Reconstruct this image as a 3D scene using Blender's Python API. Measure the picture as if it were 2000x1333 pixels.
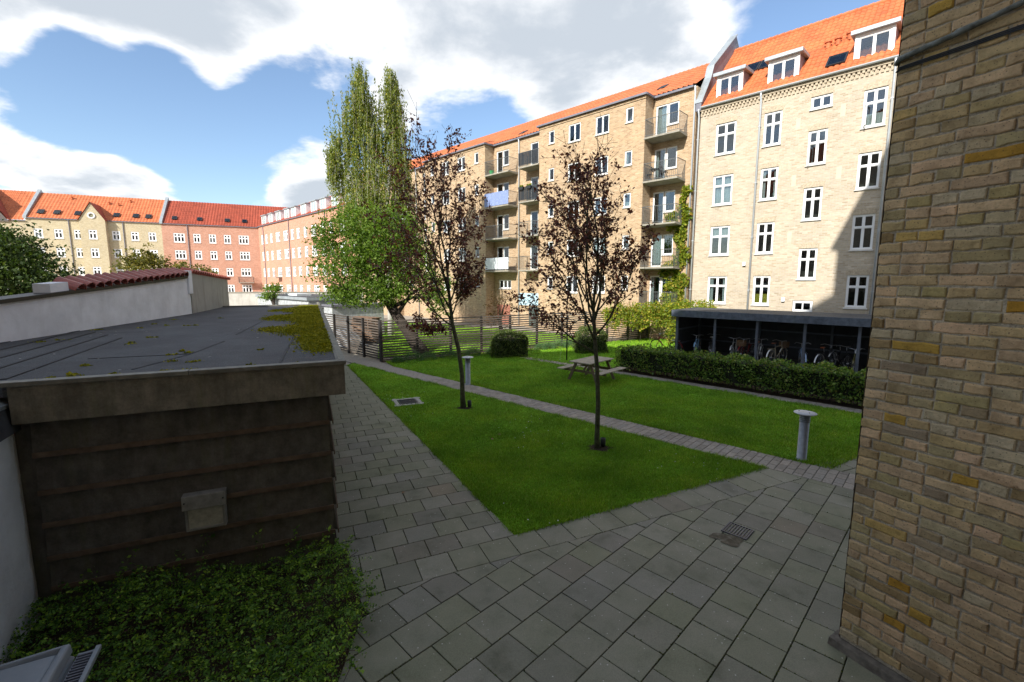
import bpy, math, random
import numpy as np
from mathutils import Vector, Matrix
R = math.radians
rnd = random.Random(7)
rng = np.random.default_rng(7)
for o in list(bpy.data.objects): bpy.data.objects.remove(o)
scene = bpy.context.scene
COL = scene.collection

# ------------------------------------------------------------------ camera
cd = bpy.data.cameras.new('camera'); cam = bpy.data.objects.new('camera', cd); COL.objects.link(cam)
cd.sensor_width = 36; cd.lens = 16.0; cd.clip_start = 0.05; cd.clip_end = 1000
cam.location = (0, 0, 3.6); cam.rotation_euler = (R(82.5), 0, 0)
scene.camera = cam

# ------------------------------------------------------------------ light
SUN_H = Vector((-0.563, -0.826)); ELEV = R(33)
sd = bpy.data.lights.new('sun', 'SUN'); sun = bpy.data.objects.new('sun', sd); COL.objects.link(sun)
sd.energy = 2.75; sd.angle = R(0.53); sd.color = (1.0, 0.955, 0.885)
sdir = Vector((SUN_H.x*math.cos(ELEV), SUN_H.y*math.cos(ELEV), math.sin(ELEV)))
sun.rotation_euler = sdir.to_track_quat('Z', 'Y').to_euler()
sun.location = (-20, -30, 40)

world = bpy.data.worlds.new('World'); scene.world = world; world.use_nodes = True
def build_world():
    nt = world.node_tree; N = nt.nodes; L = nt.links; N.clear()
    out = N.new('ShaderNodeOutputWorld')
    sky = N.new('ShaderNodeTexSky'); sky.sky_type = 'NISHITA'; sky.sun_disc = False
    sky.sun_elevation = ELEV; sky.sun_rotation = math.atan2(SUN_H.x, SUN_H.y)
    sky.air_density = 1.0; sky.dust_density = 0.6; sky.ozone_density = 2.0
    bg1 = N.new('ShaderNodeBackground'); bg1.inputs[1].default_value = 0.077
    L.new(sky.outputs[0], bg1.inputs[0])
    tc = N.new('ShaderNodeTexCoord')
    sep = N.new('ShaderNodeSeparateXYZ'); L.new(tc.outputs['Generated'], sep.inputs[0])
    def m(op, a, b=None, c=None):
        n = N.new('ShaderNodeMath'); n.operation = op
        for i, v in enumerate((a, b, c)):
            if v is None: continue
            if hasattr(v, 'links'): L.new(v, n.inputs[i])
            else: n.inputs[i].default_value = v
        return n.outputs[0]
    zc = m('ADD', m('MAXIMUM', sep.outputs[2], 0.0), 0.22)
    cx = m('DIVIDE', sep.outputs[0], zc); cy = m('DIVIDE', sep.outputs[1], zc)
    cmb = N.new('ShaderNodeCombineXYZ'); L.new(cx, cmb.inputs[0]); L.new(cy, cmb.inputs[1])
    def noise(scale, detail, rough, off, dist=0.0):
        mp = N.new('ShaderNodeMapping'); mp.inputs['Location'].default_value = off; L.new(cmb.outputs[0], mp.inputs[0])
        n = N.new('ShaderNodeTexNoise'); n.inputs['Scale'].default_value = scale; n.inputs['Detail'].default_value = detail
        n.inputs['Roughness'].default_value = rough; n.inputs['Distortion'].default_value = dist
        L.new(mp.outputs[0], n.inputs['Vector']); return n.outputs[0]
    f = noise(1.7, 9, 0.56, (3.1, 1.7, 0), 0.25)
    # broad cloud banks and gaps (directions in the sky, angular radius in degrees, weight)
    def pd(px, py):
        x = (px-1000)/889; u = -(py-666.5)/889; c, s = math.cos(R(7.5)), math.sin(R(7.5))
        return Vector((x, c+u*s, -s+u*c)).normalized()
    blobs = [((330, 235), 7, -.36), ((470, 240), 7, -.42), ((620, 225), 6, -.40), ((240, 195), 5, -.32), ((40, 145), 5, -.32), ((130, 180), 4, -.22), ((930, 262), 7, -.40), ((1720, 10), 10, -.48),
             ((170, 40), 9, .18), ((330, 100), 5, .16), ((480, 115), 5, .20), ((430, 50), 9, .16), ((700, 60), 14, .20), ((1250, 80), 18, .24), ((110, 300), 8, .26), ((560, 325), 5, .36), ((620, 350), 4, .25), ((110, 95), 5, .20), ((300, 335), 5, .12)]
    f2 = noise(6.5, 8, .6, (-2.2, 5.1, 0), .2)
    acc = m('ADD', m('MULTIPLY_ADD', m('SUBTRACT', f, .5), 1.25, .5), m('MULTIPLY', m('SUBTRACT', f2, .5), .22))
    for (p, r, w) in blobs:
        d = pd(*p)
        dp = N.new('ShaderNodeVectorMath'); dp.operation = 'DOT_PRODUCT'; L.new(tc.outputs['Generated'], dp.inputs[0]); dp.inputs[1].default_value = d
        mr = N.new('ShaderNodeMapRange'); mr.interpolation_type = 'SMOOTHSTEP'; L.new(dp.outputs['Value'], mr.inputs[0])
        mr.inputs[1].default_value = math.cos(R(r*1.5)); mr.inputs[2].default_value = 1; mr.inputs[3].default_value = 0; mr.inputs[4].default_value = w
        acc = m('ADD', acc, mr.outputs[0])
    mr = N.new('ShaderNodeMapRange'); mr.interpolation_type = 'SMOOTHSTEP'; L.new(acc, mr.inputs[0])
    mr.inputs[1].default_value = 0.43; mr.inputs[2].default_value = 0.63
    dens = m('MULTIPLY', mr.outputs[0], 0.97)
    # thick parts of a cloud turn grey underneath, thin edges stay white
    g = noise(2.6, 8, 0.6, (9.3, -4.2, 0), 0.15)
    thick = N.new('ShaderNodeMapRange'); thick.interpolation_type = 'SMOOTHSTEP'; L.new(m('ADD', acc, m('MULTIPLY', m('SUBTRACT', g, 0.5), 0.55)), thick.inputs[0])
    thick.inputs[1].default_value = 0.56; thick.inputs[2].default_value = 0.92
    mix = N.new('ShaderNodeMix'); mix.data_type = 'RGBA'; L.new(thick.outputs[0], mix.inputs[0])
    mix.inputs[6].default_value = (1.0, 1.0, 1.0, 1); mix.inputs[7].default_value = (0.50, 0.55, 0.61, 1)
    bg2 = N.new('ShaderNodeBackground'); bg2.inputs[1].default_value = 0.47; L.new(mix.outputs[2], bg2.inputs[0])
    ms = N.new('ShaderNodeMixShader'); L.new(dens, ms.inputs[0]); L.new(bg1.outputs[0], ms.inputs[1]); L.new(bg2.outputs[0], ms.inputs[2])
    L.new(ms.outputs[0], out.inputs[0])
build_world()
vs = scene.view_settings
vs.view_transform = 'Standard'; vs.look = 'None'; vs.gamma = 1.0; vs.use_curve_mapping = False; vs.exposure = 1.45
scene.render.engine = 'CYCLES'
scene.cycles.max_bounces = 6; scene.cycles.transparent_max_bounces = 12
scene.cycles.sample_clamp_indirect = 6

# ------------------------------------------------------------------ helpers
class MB:
    def __init__(s): s.v = []; s.f = []
    def quad(s, a, b, c, d):
        n = len(s.v); s.v += [tuple(a), tuple(b), tuple(c), tuple(d)]; s.f.append((n, n+1, n+2, n+3)); return s
    def poly(s, pts):
        n = len(s.v); s.v += [tuple(p) for p in pts]; s.f.append(tuple(range(n, n+len(pts)))); return s
    def box(s, x0, x1, y0, y1, z0, z1):
        return s.hexa([(x0, y0, z0), (x1, y0, z0), (x1, y1, z0), (x0, y1, z0)], [(x0, y0, z1), (x1, y0, z1), (x1, y1, z1), (x0, y1, z1)])
    def hexa(s, b, t):
        n = len(s.v); s.v += [tuple(p) for p in b]+[tuple(p) for p in t]
        s.f += [(n+3, n+2, n+1, n), (n+4, n+5, n+6, n+7)]+[(n+i, n+(i+1) % 4, n+4+(i+1) % 4, n+4+i) for i in range(4)]; return s
    def prism(s, pts, z0, z1):
        k = len(pts); n = len(s.v); s.v += [(p[0], p[1], z0) for p in pts]+[(p[0], p[1], z1) for p in pts]
        s.f += [tuple(range(n+k-1, n-1, -1)), tuple(range(n+k, n+2*k))]+[(n+i, n+(i+1) % k, n+k+(i+1) % k, n+k+i) for i in range(k)]; return s
    def extr(s, pts, vec):
        """pts planar 3D loop, extruded along vec"""
        k = len(pts); n = len(s.v); v = Vector(vec); s.v += [tuple(p) for p in pts]+[tuple(Vector(p)+v) for p in pts]
        s.f += [tuple(range(n+k-1, n-1, -1)), tuple(range(n+k, n+2*k))]+[(n+i, n+(i+1) % k, n+k+(i+1) % k, n+k+i) for i in range(k)]; return s
    def tube(s, pts, rad, k=8, cap=True):
        pts = [Vector(p) for p in pts]
        if not hasattr(rad, '__len__'): rad = [rad]*len(pts)
        n0 = len(s.v); up = None
        for i, p in enumerate(pts):
            d = (pts[min(i+1, len(pts)-1)]-pts[max(i-1, 0)])
            d = d.normalized() if d.length > 1e-9 else Vector((0, 0, 1))
            if up is None: up = d.orthogonal().normalized()
            u = (up-d*up.dot(d)); u = u.normalized() if u.length > 1e-6 else d.orthogonal().normalized(); up = u
            w = d.cross(u)
            for j in range(k):
                a = 2*math.pi*j/k; s.v.append(tuple(p+(u*math.cos(a)+w*math.sin(a))*rad[i]))
        for i in range(len(pts)-1):
            for j in range(k):
                a = n0+i*k+j; b = n0+i*k+(j+1) % k; s.f.append((a, b, b+k, a+k))
        if cap:
            s.f.append(tuple(n0+j for j in reversed(range(k)))); e = n0+(len(pts)-1)*k; s.f.append(tuple(e+j for j in range(k)))
        return s
    def bar(s, a, b, w, h=None):
        """square bar from a to b"""
        h = h or w; a = Vector(a); b = Vector(b); d = (b-a).normalized(); up = Vector((0, 0, 1))
        if abs(d.z) > .95: up = Vector((0, 1, 0))
        x = d.cross(up).normalized()*w/2; y = x.cross(d).normalized()*h/2
        return s.hexa([a-x-y, a+x-y, a+x+y, a-x+y], [b-x-y, b+x-y, b+x+y, b-x+y])
    def lathe(s, prof, k=24, c=(0, 0)):
        n0 = len(s.v)
        for (r, z) in prof:
            for j in range(k):
                a = 2*math.pi*j/k; s.v.append((c[0]+r*math.cos(a), c[1]+r*math.sin(a), z))
        for i in range(len(prof)-1):
            for j in range(k):
                a = n0+i*k+j; b = n0+i*k+(j+1) % k; s.f.append((a, b, b+k, a+k))
        return s
    def torus(s, c, axis, R0, r, k=28, m=6):
        c = Vector(c); ax = Vector(axis).normalized(); u = ax.orthogonal().normalized(); w = ax.cross(u); n0 = len(s.v)
        for i in range(k):
            a = 2*math.pi*i/k; d = u*math.cos(a)+w*math.sin(a)
            for j in range(m):
                b = 2*math.pi*j/m; s.v.append(tuple(c+d*(R0+r*math.cos(b))+ax*r*math.sin(b)))
        for i in range(k):
            for j in range(m):
                s.f.append((n0+i*m+j, n0+((i+1) % k)*m+j, n0+((i+1) % k)*m+(j+1) % m, n0+i*m+(j+1) % m))
        return s
    def mesh(s, name, mat, smooth=False):
        me = bpy.data.meshes.new(name); me.from_pydata(s.v, [], s.f)
        if mat: me.materials.append(mat)
        if smooth: me.polygons.foreach_set('use_smooth', [True]*len(me.polygons))
        me.update(); return me
    def build(s, name, mat, parent=None, loc=(0, 0, 0), rz=0.0, smooth=False, bevel=0):
        return place(name, s.mesh(name, mat, smooth), parent, loc, rz, bevel)
def place(name, me, parent=None, loc=(0, 0, 0), rz=0.0, bevel=0):
    o = bpy.data.objects.new(name, me); COL.objects.link(o); o.location = loc; o.rotation_euler = (0, 0, rz) if not hasattr(rz, '__len__') else rz
    if parent: o.parent = parent
    if bevel:
        b = o.modifiers.new('Bevel', 'BEVEL'); b.width = bevel; b.segments = 2; b.limit_method = 'ANGLE'
    return o
def empty(name, loc=(0, 0, 0), rz=0.0):
    o = bpy.data.objects.new(name, None); COL.objects.link(o); o.location = loc; o.rotation_euler = (0, 0, rz); o.empty_display_size = .2; return o
def tag(o, label=None, cat=None, group=None, kind=None):
    if label: o['label'] = label
    if cat: o['category'] = cat
    if group: o['group'] = group
    if kind: o['kind'] = kind
    return o
def copy_tree(o, parent=None):
    c = o.copy(); COL.objects.link(c); c.parent = parent
    for ch in o.children: copy_tree(ch, c)
    return c
def npmesh(name, V, Fc, mat, k=4):
    """V (n,3); Fc (m,k) faces of equal size"""
    me = bpy.data.meshes.new(name); V = np.asarray(V, np.float32); Fc = np.asarray(Fc, np.int32)
    me.vertices.add(len(V)); me.vertices.foreach_set('co', V.ravel())
    me.loops.add(Fc.size); me.loops.foreach_set('vertex_index', Fc.ravel())
    me.polygons.add(len(Fc)); me.polygons.foreach_set('loop_start', np.arange(0, Fc.size, k, dtype=np.int32))
    me.materials.append(mat); me.update(calc_edges=True); me.validate(); return me
def leaves(name, C, size, mat, aspect=.55, droop=0.0, jitter=.35, up=0.0, D=None):
    """diamond leaves centred at C, random orientation"""
    C = np.asarray(C, float); n = len(C)
    d = rng.normal(size=(n, 3)) if D is None else np.asarray(D, float)+rng.normal(size=(n, 3))*.45
    d[:, 2] -= droop; d /= np.linalg.norm(d, axis=1)[:, None]+1e-9
    r = rng.normal(size=(n, 3)); r[:, 2] *= (1-up)
    w = np.cross(d, r); w /= np.linalg.norm(w, axis=1)[:, None]+1e-9
    nn = np.cross(d, w)
    s = size*(1+jitter*rng.normal(size=n)).clip(.4, 1.9)
    s = s[:, None]
    a = C-d*s*.5; b = C+w*s*aspect*.5+nn*s*.08; c = C+d*s*.5; e = C-w*s*aspect*.5+nn*s*.08
    V = np.stack([a, b, c, e], 1).reshape(-1, 3); Fc = np.arange(4*n).reshape(-1, 4)
    return npmesh(name, V, Fc, mat)

# ------------------------------------------------------------------ materials
def newmat(name):
    m = bpy.data.materials.new(name); m.use_nodes = True; nt = m.node_tree; b = nt.nodes['Principled BSDF']; return m, nt, b
def nd(nt, t, **kw):
    n = nt.nodes.new(t)
    for k, v in kw.items():
        if k.startswith('i_'): n.inputs[k[2:].replace('_', ' ')].default_value = v
        else: setattr(n, k, v)
    return n
def c4(c): return (c[0], c[1], c[2], 1)
def ramp(nt, fac, stops):
    r = nt.nodes.new('ShaderNodeValToRGB'); e = r.color_ramp.elements
    while len(e) > 1: e.remove(e[-1])
    e[0].position = stops[0][0]; e[0].color = c4(stops[0][1])
    for p, c in stops[1:]:
        x = e.new(p); x.color = c4(c)
    nt.links.new(fac, r.inputs[0]); return r.outputs[0]
def mixc(nt, fac, a, b, mode='MIX'):
    n = nt.nodes.new('ShaderNodeMix'); n.data_type = 'RGBA'; n.blend_type = mode
    for i, v in ((0, fac), (6, a), (7, b)):
        if hasattr(v, 'links'): nt.links.new(v, n.inputs[i])
        else: n.inputs[i].default_value = v if i == 0 else c4(v)
    return n.outputs[2]
def coords(nt, scale=(1, 1, 1), space='Object'):
    tc = nt.nodes.new('ShaderNodeTexCoord'); mp = nt.nodes.new('ShaderNodeMapping'); mp.inputs['Scale'].default_value = scale
    nt.links.new(tc.outputs[space], mp.inputs[0]); return mp.outputs[0]
def worldpos(nt, scale=(1, 1, 1)):
    g = nt.nodes.new('ShaderNodeNewGeometry'); mp = nt.nodes.new('ShaderNodeMapping'); mp.inputs['Scale'].default_value = scale
    nt.links.new(g.outputs['Position'], mp.inputs[0]); return mp.outputs[0]
def noise(nt, vec, scale, detail=4, rough=.55):
    n = nt.nodes.new('ShaderNodeTexNoise'); n.inputs['Scale'].default_value = scale; n.inputs['Detail'].default_value = detail; n.inputs['Roughness'].default_value = rough
    nt.links.new(vec, n.inputs['Vector']); return n.outputs[0]
def bump(nt, bsdf, h, strength=.3, dist=.01):
    b = nt.nodes.new('ShaderNodeBump'); b.inputs['Strength'].default_value = strength; b.inputs['Distance'].default_value = dist
    nt.links.new(h, b.inputs['Height']); nt.links.new(b.outputs[0], bsdf.inputs['Normal'])
def simple(name, c, rough=.6, metal=0, var=.15, scale=3, spec=None, bumps=0, streak=0, c2=None, detail=6):
    """base colour broken up by two noises"""
    m, nt, b = newmat(name); v = worldpos(nt)
    n = noise(nt, v, scale, detail, .6)
    a = tuple(x*(1-var) for x in c); d = tuple(min(1, x*(1+var)) for x in (c2 or c))
    col = ramp(nt, n, [(.3, a), (.7, d)])
    if streak:
        n2 = noise(nt, worldpos(nt, (6, 6, .35)), 2.2, 5, .6)
        col = mixc(nt, ramp(nt, n2, [(.42, (0, 0, 0)), (.72, (streak,)*3)]), col, tuple(x*.35 for x in c))
    nt.links.new(col, b.inputs['Base Color']); b.inputs['Roughness'].default_value = rough; b.inputs['Metallic'].default_value = metal
    if spec is not None: b.inputs['Specular IOR Level'].default_value = spec
    if bumps: bump(nt, b, noise(nt, v, scale*9, 6, .65), bumps, .02)
    return m
def brickmat(name, cols, mortar, bw=.235, rh=.077, ms=.011, bmp=.5):
    m, nt, b = newmat(name)
    tc = nt.nodes.new('ShaderNodeTexCoord'); sp = nt.nodes.new('ShaderNodeSeparateXYZ'); nt.links.new(tc.outputs['Object'], sp.inputs[0])
    ad = nt.nodes.new('ShaderNodeMath'); ad.operation = 'ADD'; nt.links.new(sp.outputs[0], ad.inputs[0]); nt.links.new(sp.outputs[1], ad.inputs[1])
    cb = nt.nodes.new('ShaderNodeCombineXYZ'); nt.links.new(ad.outputs[0], cb.inputs[0]); nt.links.new(sp.outputs[2], cb.inputs[1])
    br = nt.nodes.new('ShaderNodeTexBrick'); nt.links.new(cb.outputs[0], br.inputs['Vector'])
    br.inputs['Scale'].default_value = 1; br.inputs['Brick Width'].default_value = bw; br.inputs['Row Height'].default_value = rh
    br.inputs['Mortar Size'].default_value = ms; br.inputs['Mortar Smooth'].default_value = .25; br.inputs['Bias'].default_value = 0
    br.inputs['Color1'].default_value = (0, 0, 0, 1); br.inputs['Color2'].default_value = (1, 1, 1, 1); br.inputs['Mortar'].default_value = (.5, .5, .5, 1)
    k = len(cols); col = ramp(nt, br.outputs['Color'], [(i/(k-1), c) for i, c in enumerate(cols)])
    n = noise(nt, tc.outputs['Object'], .55, 6, .62); col = mixc(nt, .5, col, ramp(nt, n, [(.3, (.62, .62, .64)), (.7, (1.15, 1.15, 1.12))]), 'MULTIPLY')
    n3 = noise(nt, tc.outputs['Object'], 9, 3, .6); col = mixc(nt, .45, col, ramp(nt, n3, [(.3, (.75, .75, .75)), (.7, (1.15, 1.15, 1.15))]), 'MULTIPLY')
    col = mixc(nt, br.outputs['Fac'], col, mortar)
    nt.links.new(col, b.inputs['Base Color']); b.inputs['Roughness'].default_value = .9; b.inputs['Specular IOR Level'].default_value = .2
    iv = nt.nodes.new('ShaderNodeMath'); iv.operation = 'SUBTRACT'; iv.inputs[0].default_value = 1; nt.links.new(br.outputs['Fac'], iv.inputs[1])
    bump(nt, b, iv.outputs[0], bmp, .02)
    return m
def objrandom(nt):
    return nt.nodes.new('ShaderNodeObjectInfo').outputs['Random']
def island(nt):
    return nt.nodes.new('ShaderNodeNewGeometry').outputs['Random Per Island']
def leafmat(name, stops, trans=.35, rough=.55, patch=None):
    m, nt, b = newmat(name)
    col = ramp(nt, island(nt), stops)
    n = noise(nt, worldpos(nt), 1.1, 3, .6); col = mixc(nt, .6, col, ramp(nt, n, [(.3, (.6, .65, .6)), (.7, (1.3, 1.25, 1.1))]), 'MULTIPLY')
    nt.links.new(col, b.inputs['Base Color']); b.inputs['Roughness'].default_value = rough; b.inputs['Specular IOR Level'].default_value = .3
    if trans:
        t = nt.nodes.new('ShaderNodeBsdfTranslucent'); nt.links.new(mixc(nt, 1, col, (1.5, 1.5, .7), 'MULTIPLY'), t.inputs[0])
        ms = nt.nodes.new('ShaderNodeMixShader'); ms.inputs[0].default_value = trans; nt.links.new(b.outputs[0], ms.inputs[1]); nt.links.new(t.outputs[0], ms.inputs[2])
        nt.links.new(ms.outputs[0], nt.nodes['Material Output'].inputs[0])
    return m
def glassmat():
    m, nt, b = newmat('window_glass'); out = nt.nodes['Material Output']
    t = nd(nt, 'ShaderNodeBsdfTransparent'); t.inputs[0].default_value = (.74, .80, .80, 1)
    g = nd(nt, 'ShaderNodeBsdfGlossy'); g.inputs['Roughness'].default_value = .02; g.inputs[0].default_value = (.9, .95, 1, 1)
    f = nd(nt, 'ShaderNodeFresnel'); f.inputs[0].default_value = 1.75
    ms = nd(nt, 'ShaderNodeMixShader'); nt.links.new(f.outputs[0], ms.inputs[0]); nt.links.new(t.outputs[0], ms.inputs[1]); nt.links.new(g.outputs[0], ms.inputs[2])
    nt.links.new(ms.outputs[0], out.inputs[0]); return m
M = {}
M['glass'] = glassmat()
M['white_paint'] = simple('white_paint', (.78, .79, .78), .45, var=.06, scale=1.5)
M['sill'] = simple('sill_white', (.62, .62, .60), .6, var=.12, scale=4)
M['curtain'] = simple('curtain', (.62, .62, .60), .9, var=.1, scale=5)
M['curtain_y'] = simple('curtain_yellow', (.55, .45, .06), .9, var=.1, scale=5)
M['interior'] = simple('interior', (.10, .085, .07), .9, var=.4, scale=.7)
M['beige_brick'] = brickmat('beige_brick', [(.40, .325, .225), (.48, .40, .29), (.54, .46, .34), (.45, .385, .29), (.58, .50, .38)], (.46, .41, .34))
M['yellow_brick'] = brickmat('yellow_brick', [(.30, .185, .10), (.43, .285, .155), (.51, .36, .21), (.38, .25, .14), (.55, .41, .26)], (.46, .38, .28), bw=.22, rh=.072)
M['cream_brick'] = brickmat('cream_brick', [(.47, .38, .22), (.56, .47, .29), (.60, .52, .35)], (.55, .48, .34))
M['red_brick'] = brickmat('red_brick', [(.44, .185, .115), (.53, .25, .165), (.58, .30, .21)], (.55, .36, .27))
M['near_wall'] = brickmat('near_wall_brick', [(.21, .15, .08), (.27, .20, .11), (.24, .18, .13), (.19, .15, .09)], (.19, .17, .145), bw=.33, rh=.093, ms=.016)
def tilemat(name, c, var=.25):
    m, nt, b = newmat(name)
    tc = nt.nodes.new('ShaderNodeTexCoord'); n = noise(nt, tc.outputs['Object'], 1.3, 7, .65); n2 = noise(nt, tc.outputs['Object'], 7, 3, .7)
    col = ramp(nt, n, [(.3, tuple(x*(1-var) for x in c)), (.7, tuple(x*(1+var) for x in c))]); col = mixc(nt, .5, col, ramp(nt, n2, [(.35, (.7, .68, .68)), (.7, (1.2, 1.2, 1.2))]), 'MULTIPLY')
    nt.links.new(col, b.inputs['Base Color']); b.inputs['Roughness'].default_value = .75; return m
M['orange_tile'] = tilemat('orange_tile', (.52, .14, .045), .3)
M['orange_tile2'] = tilemat('orange_tile_pale', (.50, .14, .05), .28)
M['red_tile'] = tilemat('red_tile', (.30, .055, .025))
M['coping_tile'] = simple('coping_tile', (.34, .10, .075), .45, var=.3, scale=6)
M['zinc'] = simple('zinc', (.36, .40, .42), .5, .35, var=.15, scale=2, streak=.35)
M['zinc_dark'] = simple('zinc_dark', (.17, .17, .20), .55, .2, var=.2, scale=2)
M['pipe_zinc'] = simple('downpipe_zinc', (.50, .53, .55), .5, .3, var=.1, scale=2)
M['concrete'] = simple('concrete', (.30, .28, .23), .9, var=.2, scale=3, streak=.3, bumps=.2)
M['metal_dark'] = simple('dark_metal', (.03, .035, .04), .5, .3, var=.2)
M['rail'] = simple('rail_metal', (.13, .14, .14), .5, .4, var=.1)
M['blue_cloth'] = simple('blue_cloth', (.20, .26, .45), .9, var=.25, scale=9)
M['white_panel'] = simple('white_panel', (.62, .66, .68), .6, var=.1, scale=4)
M['pale_blue'] = simple('pale_blue', (.40, .56, .64), .6, var=.08, scale=2)
M['door_red'] = simple('door_red', (.30, .12, .08), .6, var=.2, scale=3)

# ------------------------------------------------------------------ ground sheets
def sheet(name, pts, z, mat): return MB().poly([(x, y, z) for x, y in pts]).build(name, mat)
def v2(*a): return Vector(a)
pD = v2(.724, -.690); pN = v2(.690, .724)        # garden path: direction and across
E = v2(.915, .404); EN = v2(-.404, .915)         # left paving rows: direction and across
HD = v2(.71, -.704); HN = v2(.704, .71)          # hedge path
pNear = v2(1.40, 11.80); pFar = pNear+pN*.80
hNear = v2(5.52, 16.05); hFar = hNear+HN*.52
D0 = v2(-1.477, 4.898); Ddir = v2(.912, .410).normalized(); Dn = v2(-Ddir.y, Ddir.x)
FC = v2(-5.85, 20.19)                            # fence corner
fR = v2(.864, .504).normalized(); fL = v2(-.69, .724).normalized()
def groundmat(name, stops, scale, detail=8, bm=.3, rough=.95):
    m, nt, b = newmat(name); v = worldpos(nt); n = noise(nt, v, scale, detail, .65); n2 = noise(nt, v, scale*.12, 3, .5)
    col = ramp(nt, n, stops); col = mixc(nt, .6, col, ramp(nt, n2, [(.35, (.7, .72, .7)), (.65, (1.25, 1.2, 1.15))]), 'MULTIPLY')
    nt.links.new(col, b.inputs['Base Color']); b.inputs['Roughness'].default_value = rough; b.inputs['Specular IOR Level'].default_value = .2
    if bm: bump(nt, b, n, bm, .02)
    return m
M['yard'] = groundmat('yard_gravel', [(.3, (.26, .23, .19)), (.7, (.40, .37, .32))], 6)
M['soil'] = groundmat('soil', [(.3, (.020, .014, .009)), (.7, (.055, .038, .024))], 30, bm=.6)
M['turf'] = groundmat('turf', [(.25, (0.08452, 0.1932, 0.00966)), (.5, (0.157, 0.3622, 0.0169)), (.75, (0.2415, 0.483, 0.02898))], 22, bm=.5)
M['joint'] = groundmat('joint_sand', [(.3, (.014, .015, .008)), (.7, (.035, .034, .020))], 40)
tag(sheet('ground', [(-300, -60), (300, -60), (300, 400), (-300, 400)], -.03, M['yard']), 'pale gravel yard in front of the far buildings', 'ground', kind='structure')
nearT = lambda t: pNear+pD*t
farT = lambda t: pFar+pD*t
lawnA = [v2(.04, 6.08), v2(4.93, 8.43), nearT(-11.6), v2(-7.1, 19.35)]
lawnB = [farT(5.75), v2(9.6, 10.45), hNear+HD*8.6, hNear+HD*(-7.6), v2(-.2, 23.3), v2(-2.9, 21.75), FC+v2(.25, -.1), farT(-9.6)]
lawnC = [hNear+HD*(-7.55), hFar+HD*(-2.6)+HN*.02, v2(8.4, 21.3), v2(10.6, 24.2), FC+fR*19.4, FC+fR*6.2]
lawnD = [FC+fL*1.0+v2(.2, .3), FC+fR*6.5+v2(-.2, .3), FC+fR*13+v2(-.2, .3), v2(3.5, 31.0), v2(-5.5, 38.0), v2(-12.5, 42), v2(-9.0, 31.0)]
for nm, pts, lb in (('lawn', lawnA, 'mown lawn with the two plum trees between paving and path'), ('lawn', lawnB, 'mown lawn around the picnic table'),
                    ('lawn', lawnC, 'strip of lawn left of the bicycle shelter'), ('lawn', lawnD, 'sunlit lawn beyond the slatted fence')):
    tag(sheet(nm, pts, 0.004, M['turf']), lb, 'lawn', kind='structure')
hb = [hFar+HD*(-2.8), hFar+HD*10, hFar+HD*10+HN*1.3, hFar+HD*(-2.8)+HN*1.3]
tag(sheet('flower_bed', hb, 0.008, M['soil']), 'dark soil bed under the beech hedge', 'flower bed', kind='structure')
fb = [FC+v2(.05, -.12), FC+fR*9.6+v2(.15, -.75), FC+fR*9.6+v2(0, .1), FC+v2(.0, .1)]
tag(sheet('flower_bed', fb, 0.008, M['soil']), 'narrow soil bed along the foot of the slatted fence', 'flower bed', kind='structure')
sb = [v2(-6.0, 5.4), v2(-5.6, 1.5), v2(-1.45, 1.5), v2(-1.62, 4.55), v2(-2.25, 5.75)]
tag(sheet('flower_bed', sb, 0.012, M['soil']), 'soil bed under the low shrub before the shed', 'flower bed', kind='structure')

# ---- paving slabs
def clip(poly, p, n):
    """keep the side where (q-p).n >= 0"""
    out = []
    for i in range(len(poly)):
        a = poly[i]; b = poly[(i+1) % len(poly)]; da = (a-p).dot(n); db = (b-p).dot(n)
        if da >= 0: out.append(a)
        if (da >= 0) != (db >= 0): out.append(a+(b-a)*(da/(da-db)))
    return out
def area(p): return abs(sum(p[i].x*p[(i+1) % len(p)].y-p[(i+1) % len(p)].x*p[i].y for i in range(len(p))))/2
def slabmat():
    m, nt, b = newmat('paving_slab'); v = worldpos(nt); r = objrandom(nt)
    col = ramp(nt, r, [(0, (0.1841, 0.1841, 0.142)), (.3, (0.2343, 0.2302, 0.1827)), (.6, (0.2092, 0.2156, 0.1461)), (.8, (0.2616, 0.2553, 0.207)), (.93, (0.1988, 0.1967, 0.1705)), (1, (0.2198, 0.1883, 0.1381))])
    n = noise(nt, v, 2.2, 6, .6); col = mixc(nt, .8, col, ramp(nt, n, [(.28, (.52, .55, .46)), (.45, (.92, .94, .88)), (.6, (1.05, 1.04, 1.02)), (.75, (1.3, 1.26, 1.25))]), 'MULTIPLY')
    n2 = noise(nt, v, 90, 3, .7); col = mixc(nt, .7, col, ramp(nt, n2, [(.3, (.7, .7, .7)), (.7, (1.25, 1.25, 1.25))]), 'MULTIPLY')
    vo = nt.nodes.new('ShaderNodeTexVoronoi'); vo.inputs['Scale'].default_value = 16; nt.links.new(v, vo.inputs['Vector'])
    fl = ramp(nt, vo.outputs['Distance'], [(.085, (1, 1, 1)), (.12, (0, 0, 0))])
    sel = ramp(nt, vo.outputs['Color'], [(.55, (0, 0, 0)), (.6, (.85, .85, .85))])
    ff = mixc(nt, 1, fl, sel, 'MULTIPLY'); col = mixc(nt, ff, col, (.6, .6, .57))
    nt.links.new(col, b.inputs['Base Color']); b.inputs['Roughness'].default_value = .62; b.inputs['Specular IOR Level'].default_value = .35
    bump(nt, b, n2, .25, .004); return m
M['slab'] = slabmat()
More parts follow.
